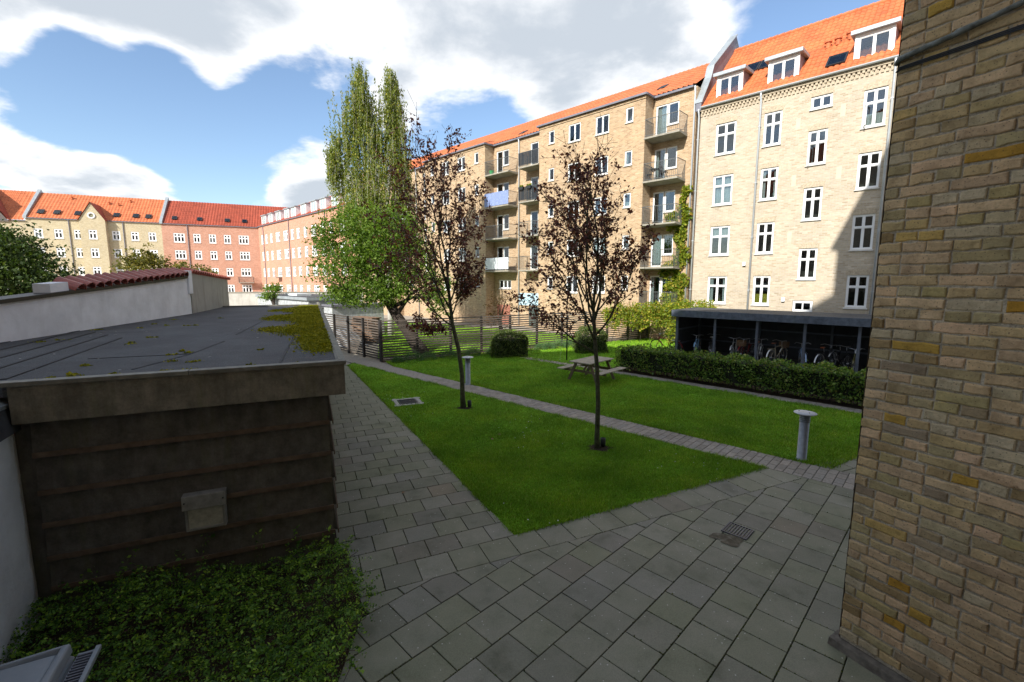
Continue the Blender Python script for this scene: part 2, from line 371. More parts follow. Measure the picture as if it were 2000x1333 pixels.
pave = sheet('pavement', [v2(-9.5, 18.6), v2(-6.2, 5.0), v2(-5.5, 1.0), v2(8.5, 1.0), v2(14.5, 8.0), v2(12.5, 12.2), v2(6.2, 9.0), v2(4.8, 8.7), v2(.1, 6.3), v2(-7.2, 19.5), v2(-8.5, 20.5)], -.012, M['joint'])
tag(pave, 'grey concrete slab paving around the lawn corner', 'pavement', kind='structure')
slab_list = []
def add_slab(poly, gap=.006):
    if len(poly) < 3 or area(poly) < .006: return
    c = sum(poly, v2(0, 0))/len(poly)
    sh = []
    for p in poly:
        d = p-c; sh.append(c+d*(1-gap/max(d.length, .02)*1.2))
    slab_list.append((c, sh))
# (a) square slabs laid diagonally in the foreground
sa = v2(.7071, .7071); sbv = v2(.7071, -.7071); LA, LB = .437, .4215; O0 = v2(-1.113, 3.782)
wallC = v2(3.246, 4.095); wallD = v2(.463, -.886).normalized(); wallN = v2(-.886, -.463).normalized()
for j in range(-14, 14):
    for i in range(-14, 24):
        o = O0+sa*(i+(.5 if j % 2 else 0)-.0)*LA+sbv*j*LB
        q = [o, o+sa*LA, o+sa*LA+sbv*LB, o+sbv*LB]; c = (q[0]+q[2])/2
        if c.y < 2.6 or c.x < -4.2 or c.x > 9.5 or c.y > 9.3: continue
        if c.x < -1.75 and c.y < 5: continue
        q = clip(q, D0, -Dn); 
        if len(q) >= 3: q = clip(q, pNear, -pN)
        if len(q) >= 3: q = clip(q, wallC+wallN*.0, wallN if (c-wallC).dot(wallD) > 0 else v2(0, 0))
        add_slab(q)
# (b) rows parallel to the shed front: one border row along the lawn, then the path on the left
lawnEdgeD = v2(-.476, .8795)
row = 0; y = 0.0
while y < 15.4:
    h = .455 if row == 0 else .405
    for i in range(-16, 22):
        o = D0+Ddir*((i+(.5 if row % 2 else 0))*.437)+Dn*y
        q = [o, o+Ddir*.437, o+Ddir*.437+Dn*h, o+Dn*h]; c = (q[0]+q[2])/2
        if row == 0:
            if c.x > 5.6: continue
            if c.x > 0:
                for kk in (2, 3): q[kk] = q[kk]+Dn*max(0, q[kk].x)*.036
            q = clip(q, pNear, -pN)
        else:
            q = clip(q, v2(.04, 6.08), v2(-lawnEdgeD.y, lawnEdgeD.x))
        if len(q) < 3: continue
        q = clip(q, v2(-2.36, 5.76)-E*.02, E)       # shed wall
        if len(q) < 3 or (c.y > 19.6): continue
        if c.y < 5.2 and c.x < -1.9: continue
        add_slab(q)
    y += h; row += 1
# (c) beyond the path, to the right of the bollard
for j in range(0, 9):
    for i in range(-5, 18):
        o = v2(6.05, 8.62)+Ddir*((i+(.5 if j % 2 else 0))*.437)-Dn*(j+1)*.42
        q = [o, o+Ddir*.437, o+Ddir*.437+Dn*.42, o+Dn*.42]; c = (q[0]+q[2])/2
        q = clip(q, pFar, pN)
        if len(q) >= 3 and c.x < 11.5: add_slab(q)
slab_list.sort(key=lambda s: s[0].length)
rest = MB()
def slab_geo(mb, c, sh, z, local=True):
    k = len(sh); n = len(mb.v); ch = .006; off = c if local else v2(0, 0); zb = -.03
    top = []
    for p in sh:
        d = p-c; top.append(c+d*(1-ch/max(d.length, .03)))
    mb.v += [(p.x-off.x, p.y-off.y, z+zb) for p in sh]+[(p.x-off.x, p.y-off.y, z-.004) for p in sh]+[(p.x-off.x, p.y-off.y, z) for p in top]
    mb.f.append(tuple(range(n+2*k, n+3*k)))
    for i in range(k):
        j = (i+1) % k; mb.f += [(n+i, n+j, n+k+j, n+k+i), (n+k+i, n+k+j, n+2*k+j, n+2*k+i)]
for idx, (c, sh) in enumerate(slab_list):
    ccw = sum((sh[i].x*sh[(i+1) % len(sh)].y-sh[(i+1) % len(sh)].x*sh[i].y) for i in range(len(sh)))
    if ccw < 0: sh = sh[::-1]
    z = .008+rnd.uniform(-.0025, .0025)
    if idx < 298:
        mb = MB(); slab_geo(mb, c, sh, z); o = mb.build('paving_slab', M['slab'], pave, (c.x, c.y, 0)); o.rotation_euler = (rnd.uniform(-.003, .003), rnd.uniform(-.003, .003), 0)
    else: slab_geo(rest, c, sh, z, False)
if rest.v: tag(rest.build('paving_slab', M['slab'], pave), kind='stuff')

# moss and weeds in the joints
def joint_moss():
    nr = np.random.default_rng(17); C = []
    for (c, sh) in slab_list[:330]:
        for i in range(len(sh)):
            a, e = sh[i], sh[(i+1) % len(sh)]; L = (e-a).length
            if L < .05: continue
            dens = 26 if math.sin(c.x*1.7+c.y*.9)+math.sin(c.y*2.3-c.x) > .2 else 7
            for t in nr.uniform(0, 1, int(L*dens)): p = a+(e-a)*t+(a-c).normalized()*0; q = c+(p-c)*(1+.006/max(.05, (p-c).length)); C.append((q.x+nr.normal()*.003, q.y+nr.normal()*.003, .004+abs(nr.normal())*.006))
    o = place('joint_moss', leaves('joint_moss', C, .016, leafmat('joint_moss', [(0, (.03, .05, .008)), (.6, (.07, .10, .015)), (1, (.14, .15, .03))], .1, .9), .6)); tag(o, 'moss and small weeds growing in the paving joints', 'moss', kind='stuff')
joint_moss()
# ---- brick paths
def pathbrickmat():
    m, nt, b = newmat('path_brick'); v = worldpos(nt)
    col = ramp(nt, objrandom(nt), [(0, (0.2396, 0.2187, 0.1875)), (.4, (0.3229, 0.2916, 0.25)), (.75, (0.2812, 0.2666, 0.2396)), (1, (0.375, 0.3333, 0.2812))])
    n = noise(nt, v, 25, 5, .65); col = mixc(nt, .7, col, ramp(nt, n, [(.3, (.65, .65, .6)), (.7, (1.25, 1.2, 1.2))]), 'MULTIPLY')
    nt.links.new(col, b.inputs['Base Color']); b.inputs['Roughness'].default_value = .8; bump(nt, b, n, .3, .006); return m
M['path_brick'] = pathbrickmat()
def brick_path(label, start, d, nrm, width, t0, t1, cw, nb):
    base = sheet('brick_path', [start+d*t0, start+d*t1, start+d*t1+nrm*width, start+d*t0+nrm*width], -.006, M['joint'])
    tag(base, label, 'path', kind='structure')
    bl = width/nb; g = .0045; rz = math.atan2(d.y, d.x)
    def geo(mb, w, h, cx=0, cy=0, z=0, rot=None):
        a = w/2-g; b = h/2-g; ch = .005
        P = [(-a, -b, -.02), (a, -b, -.02), (a, b, -.02), (-a, b, -.02), (-a, -b, z-.004), (a, -b, z-.004), (a, b, z-.004), (-a, b, z-.004), (-a+ch, -b+ch, z), (a-ch, -b+ch, z), (a-ch, b-ch, z), (-a+ch, b-ch, z)]
        if rot is not None:
            c, s = math.cos(rot), math.sin(rot); P = [(cx+x*c-y*s, cy+x*s+y*c, zz) for x, y, zz in P]
        n = len(mb.v); mb.v += P
        mb.f.append((n+8, n+9, n+10, n+11))
        for i in range(4):
            j = (i+1) % 4; mb.f += [(n+i, n+j, n+4+j, n+4+i), (n+4+i, n+4+j, n+8+j, n+8+i)]
    full = MB(); geo(full, cw, bl); full = full.mesh('path_brick', M['path_brick'])
    half = MB(); geo(half, cw, bl/2); half = half.mesh('path_brick', M['path_brick'])
    items = []; k = 0; t = t0
    while t < t1:
        ys = [(bl*(i+.5), 0) for i in range(nb)] if k % 2 == 0 else [(bl*.25, 1)]+[(bl*(i+1), 0) for i in range(nb-1)]+[(width-bl*.25, 1)]
        for (yy, hf) in ys:
            p = start+d*(t+cw/2)+nrm*yy; items.append((p.length, p, hf))
        t += cw; k += 1
    items.sort(key=lambda a: a[0]); st = MB()
    for i, (_, p, hf) in enumerate(items):
        z = .010+rnd.uniform(-.002, .002)
        if i < 298: place('path_brick', half if hf else full, base, (p.x, p.y, z), (rnd.uniform(-.006, .006), rnd.uniform(-.006, .006), rz+rnd.uniform(-.008, .008)))
        else: geo(st, cw, bl/2 if hf else bl, p.x, p.y, z, rz)
    if st.v: tag(st.build('path_brick', M['path_brick'], base), kind='stuff')
brick_path('narrow brick path running diagonally between the two lawns', pNear, pD, pN, .80, -21.5, 6.6, .155, 3)
brick_path('narrow brick path along the foot of the beech hedge', hNear, HD, HN, .52, -7.4, 9.6, .155, 2)

# ------------------------------------------------------------------ building toolkit (local frame: x right along facade, y into the house, z up)
def wall_grid(mb, x0, x1, z0, z1, y, holes, reveal=.14):
    xs = sorted({x0, x1, *[h[0] for h in holes], *[h[1] for h in holes]}); zs = sorted({z0, z1, *[h[2] for h in holes], *[h[3] for h in holes]})
    xs = [x for x in xs if x0 <= x <= x1]; zs = [z for z in zs if z0 <= z <= z1]
    for i in range(len(xs)-1):
        for j in range(len(zs)-1):
            cx = (xs[i]+xs[i+1])/2; cz = (zs[j]+zs[j+1])/2
            if any(h[0] < cx < h[1] and h[2] < cz < h[3] for h in holes): continue
            mb.quad((xs[i], y, zs[j]), (xs[i+1], y, zs[j]), (xs[i+1], y, zs[j+1]), (xs[i], y, zs[j+1]))
    for (a, b, c, d) in holes:
        r = y+reveal
        mb.quad((a, y, c), (a, y, d), (a, r, d), (a, r, c)); mb.quad((b, y, d), (b, y, c), (b, r, c), (b, r, d))
        mb.quad((a, y, d), (b, y, d), (b, r, d), (a, r, d)); mb.quad((b, y, c), (a, y, c), (a, r, c), (b, r, c))
_wc = {}
def window_mesh(w, h, style, fr):
    key = (round(w, 2), round(h, 2), style, fr)
    if key in _wc: return _wc[key]
    mb = MB(); dp = .07; panes = []
    mb.box(0, fr, 0, dp, 0, h); mb.box(w-fr, w, 0, dp, 0, h); mb.box(fr, w-fr, .002, dp-.002, 0, fr); mb.box(fr, w-fr, .002, dp-.002, h-fr, h)
    cols = {'one': 1, 'two': 2, 'cross': 2, 'six': 3, 'three': 3}[style]; trans = style in ('cross', 'six')
    mu = fr*.9; cw = (w-2*fr-mu*(cols-1))/cols; zt = h*.64
    for k in range(cols):
        xa = fr+k*(cw+mu); xb = xa+cw
        if k < cols-1: mb.box(xb, xb+mu, -.006, dp-.006, fr, h-fr)
        if trans:
            mb.box(xa, xb, -.004, dp-.004, zt-mu/2, zt+mu/2); panes += [(xa, xb, fr, zt-mu/2), (xa, xb, zt+mu/2, h-fr)]
        else: panes.append((xa, xb, fr, h-fr))
    # thin casement bars round each pane
    for (a, b, c, d) in panes:
        t = fr*.35
        mb.box(a, a+t, .02, .05, c, d); mb.box(b-t, b, .02, .05, c, d); mb.box(a+t, b-t, .021, .049, c, c+t); mb.box(a+t, b-t, .021, .049, d-t, d)
    me = mb.mesh('window', M['white_paint'])
    pm = [(MB().box(0, b-a, 0, .012, 0, d-c).mesh('pane', M['glass']), (a, .03, c)) for (a, b, c, d) in panes]
    sm = MB().hexa([(-.04, -.075, -.06), (w+.04, -.075, -.06), (w+.04, .06, -.06), (-.04, .06, -.06)], [(-.04, -.075, -.03), (w+.04, -.075, -.03), (w+.04, .06, .0), (-.04, .06, .0)]).mesh('sill', M['sill'])
    _wc[key] = (me, pm, sm, panes); return _wc[key]
def curtain_mesh(w, h, mat):
    mb = MB(); n = max(4, int(w/.05)); 
    for i in range(n):
        xa = w*i/n; xb = w*(i+1)/n; ya = .02*math.sin(i*1.9); yb = .02*math.sin((i+1)*1.9)
        mb.quad((xa, ya, 0), (xb, yb, 0), (xb, yb, h), (xa, ya, h))
    return mb.mesh('curtain', mat)
def window(parent, x0, x1, z0, z1, y, style, fr=.075, curtain=None, sill=True, setback=.05):
    w = x1-x0; h = z1-z0; me, pm, sm, panes = window_mesh(w, h, style, fr)
    o = place('window', me, parent, (x0, y+setback, z0))
    for m_, l in pm: place('pane', m_, o, l)
    if sill: place('sill', sm, o, (0, -setback, 0))
    if curtain:
        kind = curtain; mat = M['curtain_y'] if kind == 'yellow' else M['curtain']
        if kind == 'full': place('curtain', curtain_mesh(w-.1, h-.1, mat), o, (.05, .14, .05))
        elif kind == 'half' or kind == 'yellow': place('curtain', curtain_mesh(w-.1, h*.34, mat), o, (.05, .14, .05))
        elif kind == 'blind': place('curtain', curtain_mesh(w-.1, h*.32, mat), o, (.05, .14, h*.64))
        elif kind == 'sides':
            place('curtain', curtain_mesh(w*.2, h-.1, mat), o, (.05, .14, .05)); place('curtain', curtain_mesh(w*.2, h-.1, mat), o, (w*.8-.05, .14, .05))
    return o
def pantiles(x0, x1, ye, ze, yr, zr, mat, name='roof', parent=None, cw=.235, rl=.36, amp=.055):
    nx = int((x1-x0)/cw)*4; L = math.hypot(yr-ye, zr-ze); nr = max(2, int(L/rl)); ny = -(zr-ze)/L; nz = (yr-ye)/L
    u = np.linspace(0, 1, nx+1); X = x0+(x1-x0)*u
    ph = ((X-x0)/cw) % 1.0; prof = amp*(.5+.5*np.sin(2*np.pi*ph))+.3*amp*np.sin(4*np.pi*ph)
    rows = []
    for r in range(nr):
        for tt, lift in ((r/nr, .014), ((r+1)/nr, .0)):
            t = tt; hh = prof+lift
            rows.append(np.stack([X, np.full_like(X, ye+(yr-ye)*t)+ny*hh, np.full_like(X, ze+(zr-ze)*t)+nz*hh], 1))
    V = np.concatenate(rows); n = nx+1; F = []
    a = np.arange(nx)
    for r in range(len(rows)-1): F.append(np.stack([r*n+a, r*n+a+1, (r+1)*n+a+1, (r+1)*n+a], 1))
    me = npmesh(name, V, np.concatenate(F), mat); me.polygons.foreach_set('use_smooth', [False]*len(me.polygons))
    return place(name, me, parent)
def half_gutter(x0, x1, y, z, r=.085):
    mb = MB(); k = 8; prof = [(y-r*math.cos(math.pi*i/k), z-r*math.sin(math.pi*i/k)) for i in range(k+1)]
    outer = prof; inner = [(y-(r-.012)*math.cos(math.pi*i/k), z-(r-.012)*math.sin(math.pi*i/k)) for i in range(k, -1, -1)]
    loop = outer+inner; mb.extr([(x0, p[0], p[1]) for p in loop], (x1-x0, 0, 0)); return mb
fA = math.atan2(-.697, .717); F0 = (10.615, 27.0, 0)
def fworld(x, y): return v2(F0[0]+.717*x+.697*y, F0[1]-.697*x+.717*y)

# ---- 1. beige brick house
def beige_house():
    b = tag(empty('brick_apartment_house', F0, fA), 'pale beige brick house with three dormers in an orange tiled roof', 'building')
    X1 = 16.0; ZE = 13.15; wins = []
    zA = [(2.35, 1.53), (5.05, 1.6), (7.8, 1.6), (10.5, 1.63)]
    curA = ['sides', 'blind', 'full', None]; curB = ['yellow', None, 'sides', None]; curD = [None, None, None, 'half']
    for k, (z, h) in enumerate(zA):
        wins += [(.88, 1.93, z, z+h, 'cross', curA[k]), (3.3, 4.12, z, z+h, 'cross', curB[k]), (7.4, 8.24, z, z+h, 'cross', curD[k])]
        wins += [(10.6, 11.45, z, z+h, 'cross', 'sides'), (13.2, 14.2, z, z+h, 'cross', None)]
    for z, h in ((3.7, 1.52), (6.6, 1.55), (9.22, 1.6)): wins.append((5.33, 6.12, z, z+h, 'cross', None))
    wins.append((5.33, 6.2, 11.8, 12.38, 'two', None))
    door = (5.22, 6.12, 0.0, 2.62)
    mb = MB(); wall_grid(mb, -.0, X1, -.03, ZE, 0, [w[:4] for w in wins]+[door])
    mb.quad((0, 9, -.03), (0, 0, -.03), (0, 0, ZE), (0, 9, ZE)); mb.quad((X1, 0, -.03), (X1, 9, -.03), (X1, 9, ZE), (X1, 0, ZE)); mb.quad((X1, 9, -.03), (0, 9, -.03), (0, 9, ZE), (X1, 9, ZE))
    for xx in (X1,): mb.poly([(xx, 0, ZE), (xx, 9, ZE), (xx, 4.5, 17.6)])
    wall = mb.build('wall', M['beige_brick'], b)
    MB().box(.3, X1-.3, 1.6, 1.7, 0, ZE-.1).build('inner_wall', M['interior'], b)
    ws = {}
    for w in wins: ws[(w[0], w[2])] = window(b, *w[:4], 0, w[4], curtain=w[5])
    # soldier-course arches
    lm = simple('arch_brick', (.42, .35, .25), .9, var=.3, scale=14)
    arches = {}
    for w in wins:
        wd = round(w[1]-w[0], 2)
        if wd not in arches:
            m2 = MB(); n = max(6, int(wd/.085))
            for i in range(n):
                u0 = -.06+(wd+.12)*i/n+.006; u1 = -.06+(wd+.12)*(i+1)/n-.006; zc = lambda u: .075*(1-((u-wd/2)/(wd/2+.06))**2)
                m2.hexa([(u0, -.006, .0), (u1, -.006, .0), (u1, .03, .0), (u0, .03, .0)], [(u0, -.006, .20+zc(u0)), (u1, -.006, .20+zc(u1)), (u1, .03, .20+zc(u1)), (u0, .03, .20+zc(u0))])
            arches[wd] = m2.mesh('lintel', lm)
        place('lintel', arches[wd], b, (w[0], 0, w[3]))
    # open sashes
    for key, ang in (((5.33, 9.22), 80), ((7.4, 10.5), 75), ((7.4, 7.8), 0)):
        if not ang: continue
        o = ws[key]; s = MB(); s.box(0, .05, 0, .035, 0, .95); s.box(.33, .38, 0, .035, 0, .95); s.box(.05, .33, .001, .034, 0, .05); s.box(.05, .33, .001, .034, .9, .95)
        so = s.build('open_sash', M['white_paint'], o, (.06, -.02, .05), R(-ang))
        MB().box(.05, .33, .012, .02, .05, .9).mesh('pane', M['glass'])
    # door
    d = MB(); d.box(5.24, 5.34, .02, .1, 0, 2.6); d.box(6.0, 6.1, .02, .1, 0, 2.6); d.box(5.34, 6.0, .022, .098, 2.5, 2.6); d.box(5.34, 6.0, .05, .09, 0, 1.9); d.box(5.34, 6.0, .04, .095, 2.05, 2.17); d.box(5.64, 5.7, .04, .095, 2.17, 2.5)
    do = d.build('door', M['white_paint'], b); MB().box(5.34, 6.0, .06, .07, 2.17, 2.5).build('pane', M['glass'], do)
    # cornice of corbelled brick
    c = MB(); n = 0; x = .0
    while x < X1-.12:
        c.box(x+.01, x+.11, -.05, .0, 12.72, 12.86); c.box(x+.06, x+.16, -.085, .0, 12.875, 12.99); x += .18
    c.box(0, X1, -.11, .0, 13.0, 13.12); c.build('cornice', simple('cornice_brick', (.43, .36, .26), .9, var=.25, scale=9), b)
    half_gutter(.05, X1, -.2, 13.2).build('gutter', M['pipe_zinc'], b)
    for xx in (-.06, 3.12, 8.42):
        p = MB(); p.tube([(xx, -.2, 13.12), (xx, -.2, 13.0), (xx, -.1, 12.7), (xx, -.1, .1)], .05, 8); po = p.build('downpipe', M['pipe_zinc'], b, smooth=True)
        for zz in (11.5, 8.7, 5.9, 3.1):
            MB().box(xx-.06, xx+.06, -.16, 0, zz, zz+.03).build('bracket', M['pipe_zinc'], po)
    # roof
    r = pantiles(.0, X1, -.12, 13.17, 4.5, 17.65, M['orange_tile'], parent=b)
    MB().quad((X1, 9.1, 13.17), (0, 9.1, 13.17), (0, 4.5, 17.6), (X1, 4.5, 17.6)).build('rear_roof_slope', M['orange_tile'], b)
    mb = MB(); x = 0
    while x < X1-.1:
        mb.tube([(x, 4.5, 17.66), (x+.36, 4.5, 17.68)], [.12, .135], 8); x += .34
    mb.build('ridge_tiles', M['orange_tile'], r)
    tan = (17.65-13.17)/(4.62); zroof = lambda y: 13.17+tan*(y+.12)
    # parapet gable between the houses, clad in zinc
    prof = [(-.14, 13.05), (9, 13.05), (9, 14.9), (4.6, 18.55), (1.3, 15.75), (.95, 15.0), (-.14, 13.45)]
    pg = MB().extr([(-.26, y, z) for y, z in prof], (.30, 0, 0)).build('parapet_gable', M['zinc_dark'], b)
    cp = [(-.16, 13.48), (.93, 15.04), (1.27, 15.82), (4.6, 18.62)]
    m2 = MB()
    for (ya, za), (yb, zb) in zip(cp, cp[1:]): m2.hexa([(-.32, ya, za), (.10, ya, za), (.10, yb, zb), (-.32, yb, zb)], [(-.32, ya, za+.06), (.10, ya, za+.06), (.10, yb, zb+.06), (-.32, yb, zb+.06)])
    m2.build('coping', M['zinc'], pg)
    # dormers
    for k, (xa, xb) in enumerate(((.62, 1.98), (3.2, 4.6), (6.8, 8.25), (11.3, 12.7))):
        yf = .42; z0 = 13.52; z1 = 14.78; yb = 2.1
        dm = MB(); dm.box(xa, xa+.12, yf, yf+.1, z0, z1); dm.box(xb-.12, xb, yf, yf+.1, z0, z1); dm.box(xa+.12, xb-.12, yf+.002, yf+.1, z0-.12, z0+.06); dm.box(xa+.12, xb-.12, yf+.002, yf+.1, z1-.1, z1)
        do = dm.build('dormer', M['white_paint'], b)
        ck = MB()
        for xx, t in ((xa, .03), (xb-.03, .03)): ck.extr([(xx, yf+.1, z0-.2), (xx, yf+.1, z1), (xx, yb, z1), (xx, yb, z1-.2)], (t, 0, 0))
        ck.build('cheek', M['zinc_dark'], do)
        rf = MB(); rf.hexa([(xa-.16, yf-.2, z1-.02), (xb+.16, yf-.2, z1-.02), (xb+.16, yb+.1, z1+.1), (xa-.16, yb+.1, z1+.1)], [(xa-.16, yf-.2, z1+.17), (xb+.16, yf-.2, z1+.17), (xb+.16, yb+.1, z1+.27), (xa-.16, yb+.1, z1+.27)])
        rf.build('dormer_roof', M['zinc'], do, bevel=.02)
        MB().box(xa+.1, xb-.1, yf+.7, yf+.75, z0, z1-.1).build('inner_wall', M['interior'], do)
        w = window_mesh(xb-xa-.24, z1-z0-.16, 'two', .075); o = place('window', w[0], do, (xa+.12, yf+.02, z0+.06))
        # (dormer > window already uses the third level: panes are set beside the frame)
        for m_, l in w[1]: place('pane', m_, do, (xa+.12+l[0], yf+.02+l[1], z0+.06+l[2]))
    # skylights
    ang = math.atan(tan)
    for (xa, wd, yy) in ((1.55, .68, 1.75), (2.27, .68, 1.75), (5.72, .78, .35)):
        L = .95; z = zroof(yy)+.09
        f = MB(); f.box(0, .06, 0, L, 0, .06); f.box(wd-.06, wd, 0, L, 0, .06); f.box(.06, wd-.06, 0, .06, 0, .06); f.box(.06, wd-.06, L-.06, L, 0, .06)
        o = f.build('skylight', M['metal_dark'], b, (xa, yy, z)); o.rotation_euler = (ang, 0, 0)
        MB().box(.06, wd-.06, .06, L-.06, .03, .04).build('pane', M['glass'], o)
        MB().quad((.05, .05, -.02), (wd-.05, .05, -.02), (wd-.05, L-.05, -.02), (.05, L-.05, -.02)).build('lining', M['zinc_dark'], o)
    for (xa, yy) in ((5.45, 1.95), (5.85, 2.0), (6.3, 2.15)):
        z = zroof(yy); m3 = MB(); m3.lathe([(.0, .0), (.11, .0), (.11, .28), (.17, .28), (.17, .36), (.0, .40)], 12, (xa, yy)); o = m3.build('roof_vent', M['orange_tile2'], b, (0, 0, z), smooth=False)
    # bricked-up vents, lamp boxes
    pm = simple('patch_plaster', (.52, .45, .34), .9, var=.08)
    for (xx, zz) in ((4.75, 11.0), (6.55, 11.2), (4.75, 8.3), (6.6, 8.4), (4.75, 5.55)): MB().box(xx, xx+.2, -.004, .02, zz, zz+.55).build('wall_patch', pm, b)
    for (xx, zz) in ((2.72, 4.42), (4.72, 2.55)): MB().box(xx, xx+.16, -.12, 0, zz, zz+.2).build('vent_box', M['white_paint'], b, bevel=.015)
beige_house()

# ---- 2. yellow brick block with bays and balconies
def yellow_block():
    b = tag(empty('brick_apartment_block', F0, fA), 'long yellow brick apartment block with balconies in recesses between bays', 'building')
    ZE = 14.47; fl = [12.0, 9.5, 7.0, 4.45, 1.95]
    bays = [(-11.12, -2.9), (-25.1, -16.88), (-38.6, -30.8)]; rec = [(-2.9, -.28), (-16.88, -11.12), (-30.8, -25.1)]
    OFF = -.97; mb = MB(); wins = []
    def bay_wins(xr):      # xr = right edge of the bay
        out = []
        for f in fl:
            out += [(xr-1.30, xr-.80, f+1.14, f+2.0, 'one'), (xr-3.48, xr-2.48, f+.88, f+2.0, 'two'), (xr-5.65, xr-4.66, f+.86, f+2.0, 'two'), (xr-7.37, xr-6.87, f+1.12, f+1.98, 'one')]
        return out
    for (xa, xb) in bays:
        bw = bay_wins(xb); wall_grid(mb, xa, xb, -.03, ZE, OFF, [w[:4] for w in bw]); wins += [(w, OFF) for w in bw]
        mb.quad((xb, OFF, -.03), (xb, 0, -.03), (xb, 0, ZE), (xb, OFF, ZE)); mb.quad((xa, 0, -.03), (xa, OFF, -.03), (xa, OFF, ZE), (xa, 0, ZE))
        mb.quad((xa, OFF, ZE), (xb, OFF, ZE), (xb, 0, ZE), (xa, 0, ZE))
    dwin = []
    for k, (xa, xb) in enumerate(rec):
        h = []
        for f in fl:
            if k == 0: h += [(-2.72, -2.0, f+.05, f+1.98, 'one'), (-1.98, -1.3, f+.75, f+1.97, 'one')]
            else:
                o = (k-1)*13.9
                if f > 2: h += [(-16.55-o, -15.85-o, f+.05, f+1.96, 'one'), (-15.83-o, -15.15-o, f+.75, f+1.95, 'one')]
                else: h += [(-16.3-o, -14.9-o, f+1.05, f+1.75, 'three')]
                if f > 4: h += [(-12.85-o, -12.05-o, f+.05, f+1.9, 'one')]
        wall_grid(mb, xa, xb, -.03, ZE, 0, [w[:4] for w in h]); wins += [(w, 0) for w in h]
    mb.quad((-38.6, 10, -.03), (-38.6, OFF, -.03), (-38.6, OFF, ZE), (-38.6, 10, ZE)); mb.quad((-.28, 0, -.03), (-.28, 10, -.03), (-.28, 10, ZE), (-.28, 0, ZE)); mb.quad((-.28, 10, -.03), (-38.6, 10, -.03), (-38.6, 10, ZE), (-.28, 10, ZE))
    mb.build('wall', M['yellow_brick'], b)
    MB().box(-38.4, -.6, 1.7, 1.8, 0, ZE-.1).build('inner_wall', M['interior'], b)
    cr = random.Random(3)
    for (w, y) in wins: window(b, *w[:4], y, w[4], fr=.06, curtain=cr.choice([None, None, 'sides', 'full', 'half', 'blind', None]), setback=.04)
    # roof
    r = pantiles(-38.6, -.3, -.12, 14.55, 5.2, 17.75, M['orange_tile2'], parent=b, cw=.3, rl=.4)
    MB().quad((-.3, 10.1, 14.5), (-38.6, 10.1, 14.5), (-38.6, 5.2, 17.7), (-.3, 5.2, 17.7)).build('rear_roof_slope', M['orange_tile2'], b)
    for (xa, xb) in bays:
        rs = MB(); zt = 15.25
        rs.poly([(xa-.1, OFF-.12, ZE+.04), (xb+.1, OFF-.12, ZE+.04), (xb-.9, .95, zt), (xa+.9, .95, zt)]); rs.poly([(xb+.1, OFF-.12, ZE+.04), (xb+.1, .1, ZE+.12), (xb-.9, .95, zt)]); rs.poly([(xa-.1, .1, ZE+.12), (xa-.1, OFF-.12, ZE+.04), (xa+.9, .95, zt)])
        rs.build('bay_roof', M['orange_tile2'], b)
        for (xx, d) in ((xa, 1), (xb, -1)): MB().poly([(xx+d*.9, .97, zt+.03), (xx-d*.1, OFF-.1, ZE+.07), (xx+d*.35, OFF-.1, ZE+.07), (xx+d*1.2, .97, zt+.04)][::d]).build('flashing', M['zinc'], b)
        g = MB(); g.box(xa-.14, xb+.14, OFF-.2, OFF-.1, ZE-.06, ZE+.05); g.box(xb+.06, xb+.16, OFF-.1, .0, ZE-.06, ZE+.05); g.box(xa-.16, xa-.06, OFF-.1, .0, ZE-.06, ZE+.05); g.build('gutter', M['zinc_dark'], b)
        c = MB(); c.box(xa-.02, xb+.02, OFF-.05, OFF, ZE-.22, ZE-.08); c.build('cornice', M['yellow_brick'], b)
    for (xa, xb) in rec:
        MB().box(xa+.16, xb-.16, -.2, -.1, ZE-.06, ZE+.05).build('gutter', M['zinc_dark'], b)
    for xx in (-.35, -13.98, -27.9): MB().tube([(xx, -.15, ZE), (xx, -.08, ZE-.3), (xx, -.08, .1)], .05, 8).build('downpipe', M['pipe_zinc'], b, smooth=True)
    for (xx, yy) in ((-3.4, 1.3), (-9, .9), (-14.6, .5), (-19.2, .7)):
        o = MB().box(0, .5, 0, .7, 0, .05).build('skylight', M['metal_dark'], b, (xx, yy, 14.55+.6*(yy+.12)+.06)); o.rotation_euler = (math.atan(.6), 0, 0)
    # balconies
    def balcony(xa, xb, f, style, out=-1.08):
        s = MB(); s.extr([(xa, 0, f-.16), (xa, 0, f), (xa, out, f), (xa, out, f-.1)], (xb-xa, 0, 0))
        o = s.build('balcony', M['concrete'], b)
        m2 = MB(); h = 1.02
        m2.box(xa+.02, xb-.02, out+.02, out+.05, f+h-.03, f+h); m2.box(xa+.02, xb-.02, out+.02, out+.05, f+.06, f+.085)
        if style in ('bars', 'dark', 'cloth', 'white'):
            n = int((xb-xa)/.11)
            for i in range(n+1):
                x = xa+.03+(xb-xa-.06)*i/n; m2.box(x-.006, x+.006, out+.028, out+.042, f+.08, f+h-.03)
        for x in (xa+.03, xb-.03):
            m2.box(x-.012, x+.012, out+.05, 0, f+h-.03, f+h)
            for i in range(9): m2.box(x-.006, x+.006, out+.1+i*.11, out+.112+i*.11, f+.0, f+h-.03)
        m2.build('railing', M['rail'], o)
        if style == 'dark':
            m3 = MB(); n = int((xb-xa)/.13)
            for i in range(n): x = xa+(xb-xa)*i/n; m3.box(x+.012, x+.118, out-.0, out+.018, f+.1, f+h-.04)
            m3.build('slat_screen', M['metal_dark'], o)
